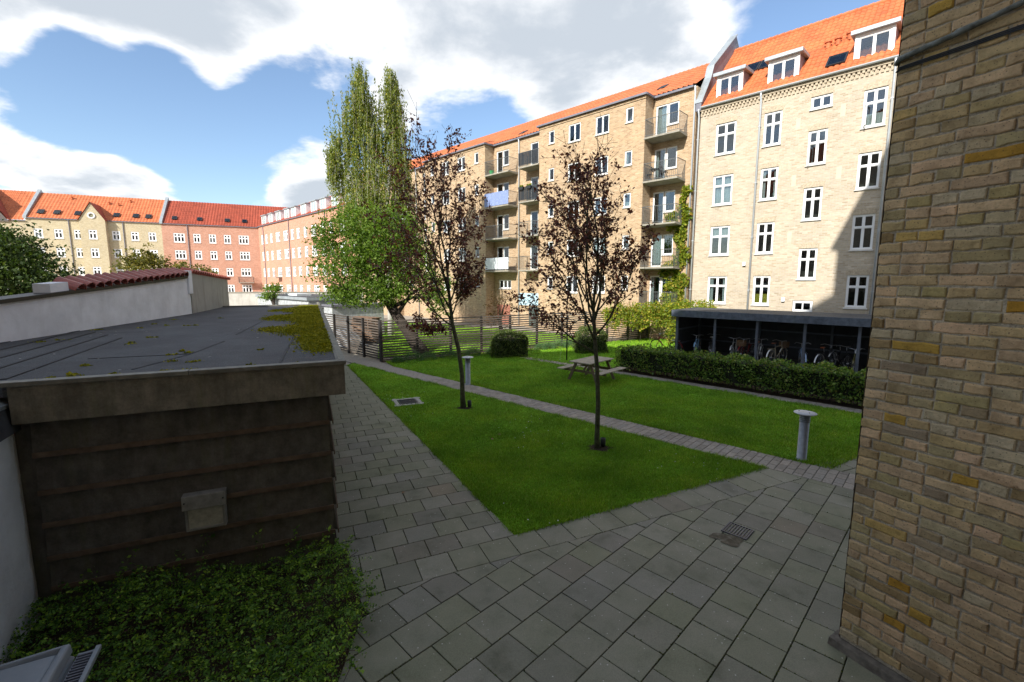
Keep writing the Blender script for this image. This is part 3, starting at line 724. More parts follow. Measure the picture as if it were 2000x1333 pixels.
        if style == 'cloth':
            m3 = MB(); n = 24
            for i in range(n):
                x0 = xa+(xb-xa)*i/n; x1 = xa+(xb-xa)*(i+1)/n; y0 = out-.01-.015*math.sin(i*1.7); y1 = out-.01-.015*math.sin((i+1)*1.7); m3.quad((x0, y0, f+.02), (x1, y1, f+.02), (x1, y1, f+h+.02), (x0, y0, f+h+.02))
            m3.build('privacy_cloth', M['blue_cloth'], o)
        if style == 'white':
            MB().box(xa+.02, xa+(xb-xa)*.55, out-.004, out+.016, f+.1, f+h-.02).build('screen_panel', M['white_panel'], o); MB().box(xa+(xb-xa)*.58, xb-.02, out-.004, out+.016, f+.1, f+h-.02).build('screen_panel', M['white_panel'], o)
    for f, s in zip(fl, ('bars', 'bars', 'bars', 'bars', 'bars')): balcony(-2.88, -.72, f, s)
    for f, s in zip(fl[:4], ('bars', 'cloth', 'bars', 'white')): balcony(-16.86, -14.15, f, s)
    for f, s in zip(fl[:4], ('dark', 'dark', 'bars', 'bars')): balcony(-13.1, -11.14, f, s)
    for f, s in zip(fl[:4], ('bars', 'white', 'dark', 'bars')): balcony(-30.78, -28.1, f, s)
    # ground floor: pale blue panel, red brick door recess
    MB().box(-14.05, -11.8, -.03, -.0015, 1.7, 2.66).build('blue_panel', M['pale_blue'], b)
    d = MB().box(-16.5, -15.0, -.05, -.002, .0, 1.65).build('door', M['door_red'], b)
    MB().box(-12.9, -11.9, -.05, -.002, .05, 1.6).build('cellar_door', simple('cellar_door', (.06, .08, .07), .6), b)
    return b
yellow_block()
def on_balcony(x, y, z): w = fworld(x, y); return (w.x, w.y, z)
pl_green = leafmat('planter_leaves', [(0, (.10, .16, .02)), (.5, (.30, .30, .03)), (1, (.14, .22, .03))], .3)
for k, xx in enumerate((-12.72, -11.95)):
    p = on_balcony(xx, -1.16, 10.52); e = tag(empty('flower_box', p, fA), ('flower box with yellow blooms hooked on the left of the dark balcony rail', 'flower box with pale blooms hooked on the right of the dark balcony rail')[k], 'flower box', 'flower boxes on the dark balcony')
    MB().hexa([(-.2, -.08, -.2), (.2, -.08, -.2), (.2, .08, -.2), (-.2, .08, -.2)], [(-.24, -.1, 0), (.24, -.1, 0), (.24, .1, 0), (-.24, .1, 0)]).build('box', M['metal_dark'], e)
    place('plant', leaves('plant', (rng.uniform(-1, 1, size=(170, 3)))*(.19, .06, .06)+(0, 0, .05), .11, pl_green), e)
p = on_balcony(-16.3, -.8, 12.0); e = tag(empty('plastic_tub', p, fA), 'small green plastic tub on the top balcony', 'tub'); MB().lathe([(.0, .02), (.14, .02), (.19, .3), (.2, .3), (.2, .32), (.17, .32), (.13, .05), (0, .05)], 14).build('tub', simple('green_plastic', (.02, .32, .08), .4), e)
# dark bistro set on the fourth-floor balcony
def bistro():
    p = on_balcony(-2.35, -.6, 9.5); t = tag(empty('bistro_table', p, fA), 'dark round bistro table on the balcony beside the creeper', 'table')
    MB().lathe([(0, .68), (.28, .68), (.28, .71), (0, .71)], 16).build('table_top', M['metal_dark'], t)
    for a in range(3): MB().tube([(0, 0, .68), (.22*math.cos(a*2.1), .22*math.sin(a*2.1), 0)], .012, 6).build('leg', M['metal_dark'], t)
    for k, (xx, yy, rz) in enumerate(((-2.75, -.55, -1.5), (-1.75, -.6, 1.5))):
        q = on_balcony(xx, yy, 9.5); c = tag(empty('folding_chair', q, fA+rz), ('dark folding chair on the left of the bistro table', 'dark folding chair on the right of the bistro table')[k], 'chair', 'bistro chairs')
        m = MB()
        for i in range(5): m.box(-.18, .18, -.17+i*.075, -.12+i*.075, .44, .46)
        m.build('seat', M['metal_dark'], c)
        m = MB()
        for i in range(3): m.box(-.18, .18, .2, .215, .6+i*.09, .66+i*.09)
        m.build('backrest', M['metal_dark'], c)
        for sx in (-.18, .18):
            MB().tube([(sx, -.2, 0), (sx, .21, .86)], .012, 6).build('leg', M['metal_dark'], c); MB().tube([(sx*.9, .22, 0), (sx*.9, -.15, .46)], .012, 6).build('leg', M['metal_dark'], c)
bistro()

# ---- 3. red row beyond, same building line
def red_row():
    b = tag(empty('red_brick_row', F0, fA), 'red brick row with a line of white dormers behind the green tree', 'building')
    X0, X1, ZE = -75.6, -38.6, 12.75; zs = [(9.75, 1.48), (7.02, 1.46), (4.34, 1.4), (1.62, 1.42)]; cols = [(-73.9, 1.1), (-71.9, 1.0), (-69.6, 1.0), (-67.1, 1.75), (-63.8, 1.75), (-60.8, 1.1), (-58.6, 1.1), (-56, 1.1), (-53.5, 1.7), (-50.5, 1.1), (-47.8, 1.1), (-45, 1.7), (-42, 1.1)]
    W = [(x, x+w, z, z+h, 'six' if w > 1.5 else 'cross') for x, w in cols for z, h in zs]
    mb = MB(); wall_grid(mb, X0, X1, -.03, ZE, 0, [w[:4] for w in W]); mb.quad((X1, 0, -.03), (X1, 10, -.03), (X1, 10, ZE), (X1, 0, ZE)); mb.quad((X1, 10, -.03), (X0-8, 10, -.03), (X0-8, 10, ZE), (X1, 10, ZE))
    mb.poly([(X1, 0, ZE), (X1, 10, ZE), (X1, 5, 16.3)])
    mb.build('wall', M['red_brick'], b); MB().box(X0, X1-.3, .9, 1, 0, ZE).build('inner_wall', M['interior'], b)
    for w in W: window(b, *w[:4], 0, w[4], fr=.12, curtain=rnd.choice(['full', None, 'sides', 'full']), setback=.03)
    pantiles(X0-4.2, X1, -.15, ZE+.02, 5, 16.3, M['red_tile'], parent=b, cw=.4, rl=.6)
    MB().quad((X1, 10.1, ZE), (X0-8, 10.1, ZE), (X0-8, 5, 16.25), (X1, 5, 16.25)).build('rear_roof_slope', M['red_tile'], b)
    MB().box(X0, X1, -.2, -.1, ZE-.08, ZE+.02).build('gutter', M['zinc_dark'], b)
    for xx in (-72.6, -61.4, -48.9): MB().tube([(xx, -.08, ZE), (xx, -.08, 0)], .06, 6).build('downpipe', M['zinc_dark'], b)
    for xa, w, big in ((-73.6, 2.0, 0), (-70.2, 1.7, 0), (-66.9, 1.9, 0), (-63.3, 1.8, 0), (-60.6, 1.7, 0), (-57, 1.8, 0), (-53.5, 1.8, 1), (-50.6, 1.8, 1), (-47.1, 1.9, 1), (-43.4, 1.8, 1)):
        z0, z1 = ZE+.15, ZE+1.6; d = MB(); d.extr([(xa, .15, z0-.2), (xa, .15, z1), (xa, 2.4, z1+.1)], (w, 0, 0)); do = d.build('dormer', M['white_paint'], b)
        rf = MB().hexa([(xa-.12, 0, z1), (xa+w+.12, 0, z1), (xa+w+.12, 2.6, z1+.22), (xa-.12, 2.6, z1+.22)], [(xa-.12, 0, z1+.12), (xa+w+.12, 0, z1+.12), (xa+w+.12, 2.6, z1+.34), (xa-.12, 2.6, z1+.34)]).build('dormer_roof', M['zinc'], do)
        for xx in (xa+.25, xa+w/2+.05): MB().box(xx, xx+w/2-.3, .13, .16, z0+.1, z1-.12).build('pane', M['glass'], do)
    MB().box(-45.6, -44.5, 3.8, 5.0, 15.4, 17.6).build('chimney', M['red_brick'], b)
    # balcony
    s = MB().box(-66.9, -65.4, -.9, 0, 4.1, 4.22).build('balcony', M['concrete'], b); m2 = MB()
    for i in range(5): m2.box(-66.88, -65.42, -.9, -.87, 4.3+i*.2, 4.36+i*.2)
    m2.build('railing', M['rail'], s)
red_row()

# ---- 4. far side of the yard
C0 = (-43.2, 79.3, 0); gA = math.atan2(.404, .915)
def far_side():
    b = tag(empty('red_brick_house', C0, gA), 'red brick house with dark red roof closing the far end of the yard', 'building')
    X0, X1, ZE = -13.5, 1.6, 12.65; W = []
    for z, h in ((9.78, 1.45), (7.13, 1.42), (4.42, 1.35), (1.62, 1.4)):
        for x, w in ((-12.05, 1.52), (-9.4, 1.0), (-7.25, 1.0), (-5.15, 1.0), (-3.03, 1.5)): W.append((x, x+w, z, z+h, 'six' if w > 1.2 else 'cross'))
    mb = MB(); wall_grid(mb, X0, X1, -.03, ZE, 0, [w[:4] for w in W]); mb.quad((X1+9, 10, -.03), (X0, 10, -.03), (X0, 10, ZE), (X1+9, 10, ZE)); mb.build('wall', M['red_brick'], b)
    MB().box(X0+.1, X1, .9, 1, 0, ZE).build('inner_wall', M['interior'], b)
    for w in W: window(b, *w[:4], 0, w[4], fr=.13, curtain=rnd.choice([None, None, 'half', 'blind', 'full']), setback=.03)
    pantiles(X0, X1+4.4, -.15, ZE+.02, 5, 16.95, M['red_tile'], parent=b, cw=.4, rl=.6)
    MB().quad((X1+9, 10.1, ZE), (X0, 10.1, ZE), (X0, 5, 16.9), (X1+9, 5, 16.9)).build('rear_roof_slope', M['red_tile'], b)
    MB().box(X0, X1, -.2, -.1, ZE-.08, ZE+.02).build('gutter', M['zinc_dark'], b)
    for xx in (-10.1,): MB().tube([(xx, -.08, ZE), (xx, -.08, 0)], .06, 6).build('downpipe', M['zinc_dark'], b)
    for xx in (-12.2, -8.8, -4.9, -2.4): 
        o = MB().box(0, .7, 0, .9, 0, .07).build('skylight', M['metal_dark'], b, (xx, .5, ZE+.75)); o.rotation_euler = (math.atan(4.3/5.15), 0, 0)
        MB().box(.08, .62, .08, .82, .071, .078).build('pane', M['glass'], o)
    s = MB().box(-3.35, -1.15, -.95, 0, 3.25, 3.37).build('balcony', M['concrete'], b); m2 = MB(); m2.box(-3.35, -1.15, -.95, -.92, 4.25, 4.3)
    for i in range(24): x = -3.34+i*.0943; m2.box(x, x+.02, -.95, -.93, 3.37, 4.25)
    for i in range(8): m2.box(-1.17, -1.15, -.9+i*.11, -.88+i*.11, 3.37, 4.25); m2.box(-3.35, -3.33, -.9+i*.11, -.88+i*.11, 3.37, 4.25)
    m2.build('railing', M['metal_dark'], s)

    b = tag(empty('cream_brick_house', C0, gA), 'cream brick house with bright orange roof and a small gable', 'building')
    X0, X1, ZE = -29.5, -13.5, 12.7; W = []; G = []
    for z, h in ((9.85, 1.37), (7.14, 1.38), (4.42, 1.35), (1.7, 1.35)):
        for x in (-28.8, -26.55, -24.3, -19.8, -17.5, -15.3): W.append((x, x+1.0, z, z+h, 'cross'))
        G.append((-22.35, -21.35, z, z+h, 'cross'))
    mb = MB(); wall_grid(mb, X0, X1, -.03, ZE, 0, [w[:4] for w in W]); bo = -.75; ga, gb = -23.3, -20.25
    wall_grid(mb, ga, gb, -.03, ZE, bo, [w[:4] for w in G]); mb.quad((gb, bo, -.03), (gb, 0, -.03), (gb, 0, ZE), (gb, bo, ZE)); mb.quad((ga, 0, -.03), (ga, bo, -.03), (ga, bo, ZE), (ga, 0, ZE)); mb.poly([(ga-.0, bo, ZE), (gb, bo, ZE), ((ga+gb)/2, bo, 15.15)])
    mb.quad((X0, 10, -.03), (X0, 0, -.03), (X0, 0, ZE), (X0, 10, ZE)); mb.quad((X1, 10, -.03), (X0, 10, -.03), (X0, 10, ZE), (X1, 10, ZE))
    mb.build('wall', M['cream_brick'], b); MB().box(X0+.1, X1-.1, .9, 1, 0, ZE).build('inner_wall', M['interior'], b)
    for w in W: window(b, *w[:4], 0, w[4], fr=.13, curtain=rnd.choice([None, None, None, 'half', 'blind']), setback=.03)
    for w in G: window(b, *w[:4], bo, w[4], fr=.13, setback=.03)
    pantiles(X0, X1, -.15, ZE+.02, 5, 17.0, M['orange_tile2'], parent=b, cw=.4, rl=.6)
    MB().quad((X1, 10.1, ZE), (X0, 10.1, ZE), (X0, 5, 16.95), (X1, 5, 16.95)).build('rear_roof_slope', M['orange_tile2'], b)
    gm = (ga+gb)/2; g = MB()
    for sx in (ga-.15, gb+.15): g.poly([(sx, bo-.15, ZE-.15), (gm, bo-.15, 15.27), (gm, 3.0, 15.27), (sx, 0, ZE-.1)] if sx < gm else [(gm, bo-.15, 15.27), (sx, bo-.15, ZE-.15), (sx, 0, ZE-.1), (gm, 3.0, 15.27)])
    g.build('gable_roof', M['red_tile'], b)
    rw = MB().torus((gm, bo-.02, 13.3), (0, 1, 0), .38, .1, 20, 6).build('round_window', M['white_paint'], b); MB().lathe([(0, 0), (.36, 0), (.36, .02)], 16).build('pane', M['glass'], rw, (gm, bo-.03, 13.3)); rw.children[0].rotation_euler = (R(90), 0, 0)
    MB().box(X0, X1, -.2, -.1, ZE-.08, ZE+.02).build('gutter', M['zinc_dark'], b)
    for xx in (-24.75, -18.35): MB().tube([(xx, -.08, ZE), (xx, -.08, 0)], .06, 6).build('downpipe', M['zinc_dark'], b)
    for xx in (-28.4, -26.6, -24.2, -19.6, -17.2, -15.6):
        o = MB().box(0, .75, 0, 1.0, 0, .07).build('skylight', M['metal_dark'], b, (xx, .45, ZE+.72)); o.rotation_euler = (math.atan(4.3/5.15), 0, 0); MB().box(.08, .67, .08, .92, .071, .078).build('pane', M['glass'], o)
    for xx in (X0, X1):
        pr = MB().extr([(xx-.2, -.25, ZE-.1), (xx-.2, -.25, ZE+.25), (xx-.2, 5, 17.5), (xx-.2, 10.2, ZE+.25), (xx-.2, 10.2, ZE-.1)], (.4, 0, 0)).build('parapet_gable', M['zinc'], b)
    for xx, yy in ((-25.4, 3.9), (-20.7, 3.2), (-19.5, 3.0), (-18.2, 3.9)):
        MB().lathe([(.14, 0), (.14, .35), (.2, .36), (.2, .45), (0, .48)], 8, (xx, yy)).build('roof_vent', M['orange_tile2'], b, (0, 0, ZE+.84*(yy+.15)))

    b = tag(empty('corner_house', C0, gA), 'house with a steep tiled cross gable at the left edge', 'building')
    X0, X1, ZE = -46, -29.5, 12.3; W = [(x, x+1.0, z, z+1.35, 'cross') for x in (-33.0, -36, -39) for z in (9.6, 6.9, 4.2, 1.5)]
    mb = MB(); wall_grid(mb, X0, X1, -.03, ZE, 0, [w[:4] for w in W]); mb.quad((X1, 10, -.03), (X0, 10, -.03), (X0, 10, ZE), (X1, 10, ZE)); mb.build('wall', M['cream_brick'], b); MB().box(X0+.1, X1-.1, .9, 1, 0, ZE).build('inner_wall', M['interior'], b)
    for w in W: window(b, *w[:4], 0, w[4], fr=.13, setback=.03)
    pantiles(X0, X1-.2, -.15, ZE+.02, 5, 17.1, M['orange_tile2'], parent=b, cw=.4, rl=.6)
    g = MB(); ga, gb, gm = -37.5, -31.0, -34.6
    g.poly([(ga, -.4, ZE-.2), (gm, -.4, 17.6), (gm, 5, 17.6), (ga, 4, ZE)]); g.poly([(gm, -.4, 17.6), (gb, -.4, ZE-.2), (gb, 0, ZE), (gm, 5, 17.6)]); g.build('gable_roof', M['red_tile'], b)
    MB().poly([(ga+.2, -.2, ZE-.3), (gb-.2, -.2, ZE-.3), (gm, -.2, 17.3)]).build('gable_wall', simple('dark_cladding', (.12, .10, .09), .8), b)
    d = window(b, -33.4, -32.6, ZE+.3, ZE+1.5, -.26, 'one', fr=.12, sill=False)
    MB().box(X0, X1, -.2, -.1, ZE-.08, ZE+.02).build('gutter', M['zinc_dark'], b)
far_side()

# ------------------------------------------------------------------ near brick building (right) with its rear wing, which shades the yard
def nearbrickmat():
    m, nt, b = newmat('weathered_brick'); v = worldpos(nt)
    col = ramp(nt, objrandom(nt), [(0, (0.264, 0.1815, 0.08259)), (.10, (0.55, 0.407, 0.2111)), (.22, (0.462, 0.33, 0.2019)), (.33, (0.616, 0.451, 0.2661)), (.43, (0.363, 0.2915, 0.1468)), (.52, (0.517, 0.429, 0.2845)), (.60, (0.396, 0.3245, 0.1422)), (.70, (0.638, 0.44, 0.2753)), (.80, (0.495, 0.3795, 0.1835)), (.88, (0.286, 0.22, 0.1468)), (.94, (0.55, 0.44, 0.2661)), (.965, (0.484, 0.319, 0.07341)), (1, (0.44, 0.242, 0.0367))])
    n = noise(nt, v, 7, 8, .7); col = mixc(nt, .9, col, ramp(nt, n, [(.30, (.62, .60, .56)), (.5, (.98, .98, .98)), (.70, (1.25, 1.22, 1.18))]), 'MULTIPLY')
    n2 = noise(nt, v, 60, 5, .75); col = mixc(nt, .7, col, ramp(nt, n2, [(.3, (.55, .55, .55)), (.45, (1, 1, 1)), (.7, (1.15, 1.15, 1.15))]), 'MULTIPLY')
    vo = nt.nodes.new('ShaderNodeTexVoronoi'); vo.inputs['Scale'].default_value = 38; nt.links.new(v, vo.inputs['Vector'])
    col = mixc(nt, ramp(nt, vo.outputs['Distance'], [(.10, (.75, .75, .75)), (.2, (0, 0, 0))]), col, (.055, .045, .035))
    nt.links.new(col, b.inputs['Base Color']); b.inputs['Roughness'].default_value = .92; b.inputs['Specular IOR Level'].default_value = .2
    bump(nt, b, noise(nt, v, 26, 9, .75), 1.0, .014); return m
M['near_brick'] = nearbrickmat()
def mortarmat():
    m, nt, b = newmat('lime_mortar'); v = worldpos(nt); n = noise(nt, v, 55, 7, .75)
    n1 = noise(nt, v, 3, 3, .6); col = ramp(nt, n, [(.3, (0.2661, 0.2281, 0.1662)), (.55, (0.5702, 0.5037, 0.3848)), (.75, (0.8363, 0.7603, 0.5946))]); col = mixc(nt, .6, col, ramp(nt, n1, [(.35, (.6, .6, .6)), (.65, (1.25, 1.25, 1.25))]), 'MULTIPLY')
    nt.links.new(col, b.inputs['Base Color']); b.inputs['Roughness'].default_value = .95; bump(nt, b, n, 1.0, .02); return m
M['mortar'] = mortarmat()
wA = math.atan2(-.886, .463)
def near_building():
    b = tag(empty('brick_building', (3.246, 4.095, 0), wA), 'weathered yellow brick wall with rough mortar joints at the right edge', 'building')
    # solid core: the wing whose flank we see
    core = MB(); core.box(.008, 5.75, .005, 9, .1, 19.4); core.build('wall_core', M['mortar'], b)
    rf = MB(); rf.hexa([(-.2, -.25, 19.4), (5.9, -.25, 19.4), (5.9, 9.2, 19.4), (-.2, 9.2, 19.4)], [(.6, 4.0, 23.7), (5.0, 4.0, 23.7), (5.0, 5.0, 23.7), (.6, 5.0, 23.7)]); rf.build('roof', M['orange_tile'], b)
    br = random.Random(11); cour = .0925; hd, st, g, bh = .1655, .331, .014, .0925-.0145
    var = {}
    def brick_mesh(kind):
        L = (hd if kind == 'h' else st if kind == 's' else hd*.62)-g; mb = MB(); j = lambda a=.004: br.uniform(-a, a); dp = .06
        def ring(ins, y):
            pts = []
            cs = [(0, 0), (L*.33, 0), (L*.67, 0), (L, 0), (L, bh), (L*.67, bh), (L*.33, bh), (0, bh)]
            for (x, z) in cs:
                xx = x+(ins if x == 0 else -ins if x == L else 0); zz = z+(ins if z == 0 else -ins); pts.append((xx, y, zz))
            return pts
        jit = [(j(.006), j(.007)) for _ in range(8)]
        f0 = [(p[0]+a, p[1], p[2]+c) for p, (a, c) in zip(ring(0, dp), jit)]; f1 = [(p[0]+a, -.001+j(.002), p[2]+c) for p, (a, c) in zip(ring(0, 0), jit)]; f2 = [(p[0]+a, -.007+j(.0025), p[2]+c) for p, (a, c) in zip(ring(.009, 0), jit)]
        n = 0; mb.v = f0+f1+f2; mb.f = [tuple(range(16, 24))]
        for r in (0, 8):
            for i in range(8): k = (i+1) % 8; mb.f.append((r+i, r+k, r+8+k, r+8+i))
        return mb
    variants = {k: [brick_mesh(k) for _ in range(12)] for k in 'hsq'}
    meshes = {k: [v.mesh('brick', M['near_brick']) for v in vs_] for k, vs_ in variants.items()}
    items = []; z = .14; row = 0
    while z < 9.0:
        x = .0
        if row % 2 == 0: seq = ['h']*16
        else: seq = (['s'] if (row//2) % 2 else ['h', 's'])
        if row % 2: seq = [('q' if (row//2) % 2 == 0 else 'h')]+['s']*8
        for k in seq:
            L = {'h': hd, 's': st, 'q': hd*.62}[k]; kk = k
            if k == 's' and br.random() < .14:
                items.append((x, z, 'h')); items.append((x+hd, z, 'h'))
            else: items.append((x, z, k))
            x += L
            if x > 2.4: break
        z += cour; row += 1
    def vis(it):     # visible width of the wall shrinks with height
        x, z, _ = it; lim = 1.27-.115*z if z < 6.2 else 0
        return x-lim
    items.sort(key=lambda it: (vis(it) > 0, abs(it[1]-2.7)*.3+it[0]))
    stuff = MB()
    for i, (x, z, k) in enumerate(items):
        dy = br.uniform(-.007, .005); dz = br.uniform(-.003, .003)
        if i < 299: place('brick', br.choice(meshes[k]), b, (x+g/2, dy, z+dz), (br.uniform(-.012, .012), br.uniform(-.006, .006), br.uniform(-.008, .008)))
        else:
            v = br.choice(variants[k]); n = len(stuff.v); stuff.v += [(p[0]+x+g/2, p[1]+dy, p[2]+z+dz) for p in v.v]; stuff.f += [tuple(q+n for q in f) for f in v.f]
    tag(stuff.build('brickwork', M['near_brick'], b), kind='stuff')
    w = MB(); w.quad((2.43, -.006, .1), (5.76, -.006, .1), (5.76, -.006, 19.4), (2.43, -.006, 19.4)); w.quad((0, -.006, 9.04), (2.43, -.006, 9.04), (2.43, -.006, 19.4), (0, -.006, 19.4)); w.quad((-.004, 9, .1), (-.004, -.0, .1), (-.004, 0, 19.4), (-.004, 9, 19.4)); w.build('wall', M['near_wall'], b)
    # plinth
    MB().hexa([(-.07, -.075, -.02), (6, -.075, -.02), (6, .3, -.02), (-.07, .3, -.02)], [(-.06, -.065, .085), (6, -.065, .085), (6, .3, .13), (-.06, .3, .13)]).build('plinth', simple('plinth_concrete', (.20, .18, .15), .95, var=.45, scale=14, bumps=.9), b, bevel=.007)
    # old conduit and cables across the wall
    pm = simple('mossy_conduit', (.10, .105, .075), .8, var=.4, scale=14, c2=(.19, .21, .20), bumps=.4)
    pts = [(-.02, .02, 5.42), (.02, -.035, 5.43), (.2, -.04, 5.45), (.37, -.05, 5.462), (.39, -.05, 5.47), (.55, -.045, 5.49), (.8, -.04, 5.53), (1.5, -.04, 5.62), (2.4, -.04, 5.72)]
    MB().tube(pts, [.02, .024, .022, .022, .026, .021, .02, .02, .02], 8).build('conduit', pm, b, smooth=True)
    for k in range(3):
        MB().tube([(-.01, .0, 5.345), (.03, -.02-.008*k, 5.348+.008*k), (.4, -.02-.006*k, 5.345+.010*k), (.8, -.022, 5.352+.012*k), (2.4, -.02, 5.40+.012*k)], .0055, 6).build('cable', M['metal_dark'], b, smooth=True)
    # rear wing: the house the picture is taken from
    a0 = Vector((.985, .172)).normalized(); p0 = v2(-1.9, -2.3)
    inv = Matrix.Rotation(-wA, 2)
    def loc(p): return inv @ (p-v2(3.246, 4.095))
    q = [loc(p0+a0*9.5), loc(p0-a0*62), loc(p0-a0*62-v2(-a0.y, a0.x)*11), loc(p0+a0*9.5-v2(-a0.y, a0.x)*11)]
    MB().prism(q, 0, 19.0).build('rear_wing', M['beige_brick'], b)  # unseen wing, its pale brick chosen to bounce fill light into the yard
    nx = v2(-a0.y, a0.x); r = MB(); P = [loc(p0+a0*9.6+nx*.3), loc(p0-a0*62+nx*.3), loc(p0-a0*62-nx*11.3), loc(p0+a0*9.6-nx*11.3)]; T = [loc(p0+a0*9.6-nx*2.2), loc(p0-a0*62-nx*2.2), loc(p0-a0*62-nx*8), loc(p0+a0*9.6-nx*8)]
    r.hexa([(p.x, p.y, 19.0) for p in P], [(p.x, p.y, 24.1) for p in T]); r.build('rear_wing_roof', M['orange_tile'], b)
near_building()

# ------------------------------------------------------------------ shed with felt roof (left foreground)
eA = math.atan2(.404, .915)
def boardmat(name, c, streaks=.5):
    m, nt, b = newmat(name); v = worldpos(nt); n = noise(nt, v, 5, 8, .7); n2 = noise(nt, worldpos(nt, (4, 4, .9)), 1.6, 8, .7); n3 = noise(nt, v, 45, 4, .8)
    col = ramp(nt, n, [(.3, tuple(x*.6 for x in c)), (.7, tuple(x*1.35 for x in c))])
    col = mixc(nt, ramp(nt, n2, [(.40, (0, 0, 0)), (.7, (streaks,)*3)]), col, tuple(x*.35 for x in c)); col = mixc(nt, .5, col, ramp(nt, n3, [(.3, (.7, .7, .7)), (.7, (1.3, 1.3, 1.3))]), 'MULTIPLY')
    g = ramp(nt, noise(nt, worldpos(nt, (3, 3, .4)), 1.4, 4, .6), [(.55, (0, 0, 0)), (.75, (.5, .5, .5))]); col = mixc(nt, g, col, (c[0]*.75, c[1]*.9, c[2]*.45))
    nt.links.new(col, b.inputs['Base Color']); b.inputs['Roughness'].default_value = .85; b.inputs['Specular IOR Level'].default_value = .25; bump(nt, b, n3, .25, .004); return m
M['board_dark'] = boardmat('board_dark', (.13, .118, .10)); M['fascia'] = boardmat('fascia_board', (.25, .225, .175), .65); M['batten'] = simple('batten_wood', (.13, .088, .058), .8, var=.4, scale=7, bumps=.3)
def feltmat():
    m, nt, b = newmat('roofing_felt'); v = worldpos(nt); n = noise(nt, v, 60, 5, .85); n2 = noise(nt, v, .9, 6, .6); n3 = noise(nt, worldpos(nt, (1, 1, 1)), 4, 6, .65)
    col = ramp(nt, n, [(.32, (.018, .018, .019)), (.55, (.075, .078, .080)), (.75, (.20, .205, .21))]); col = mixc(nt, .8, col, ramp(nt, n2, [(.35, (.72, .68, .72)), (.65, (1.35, 1.38, 1.4))]), 'MULTIPLY'); col = mixc(nt, .5, col, ramp(nt, n3, [(.3, (.7, .7, .7)), (.7, (1.2, 1.2, 1.2))]), 'MULTIPLY')
    nt.links.new(col, b.inputs['Base Color']); b.inputs['Roughness'].default_value = .8; bump(nt, b, n, .9, .012); return m
M['felt'] = feltmat()
M['alu'] = simple('weathered_trim', (.20, .19, .155), .6, .2, var=.35, scale=8, bumps=.2)
mossm = leafmat('moss', [(0, (0.135, 0.1553, 0.0081)), (.5, (0.27, 0.27, 0.0135)), (1, (0.405, 0.3645, 0.027))], .15, .95)
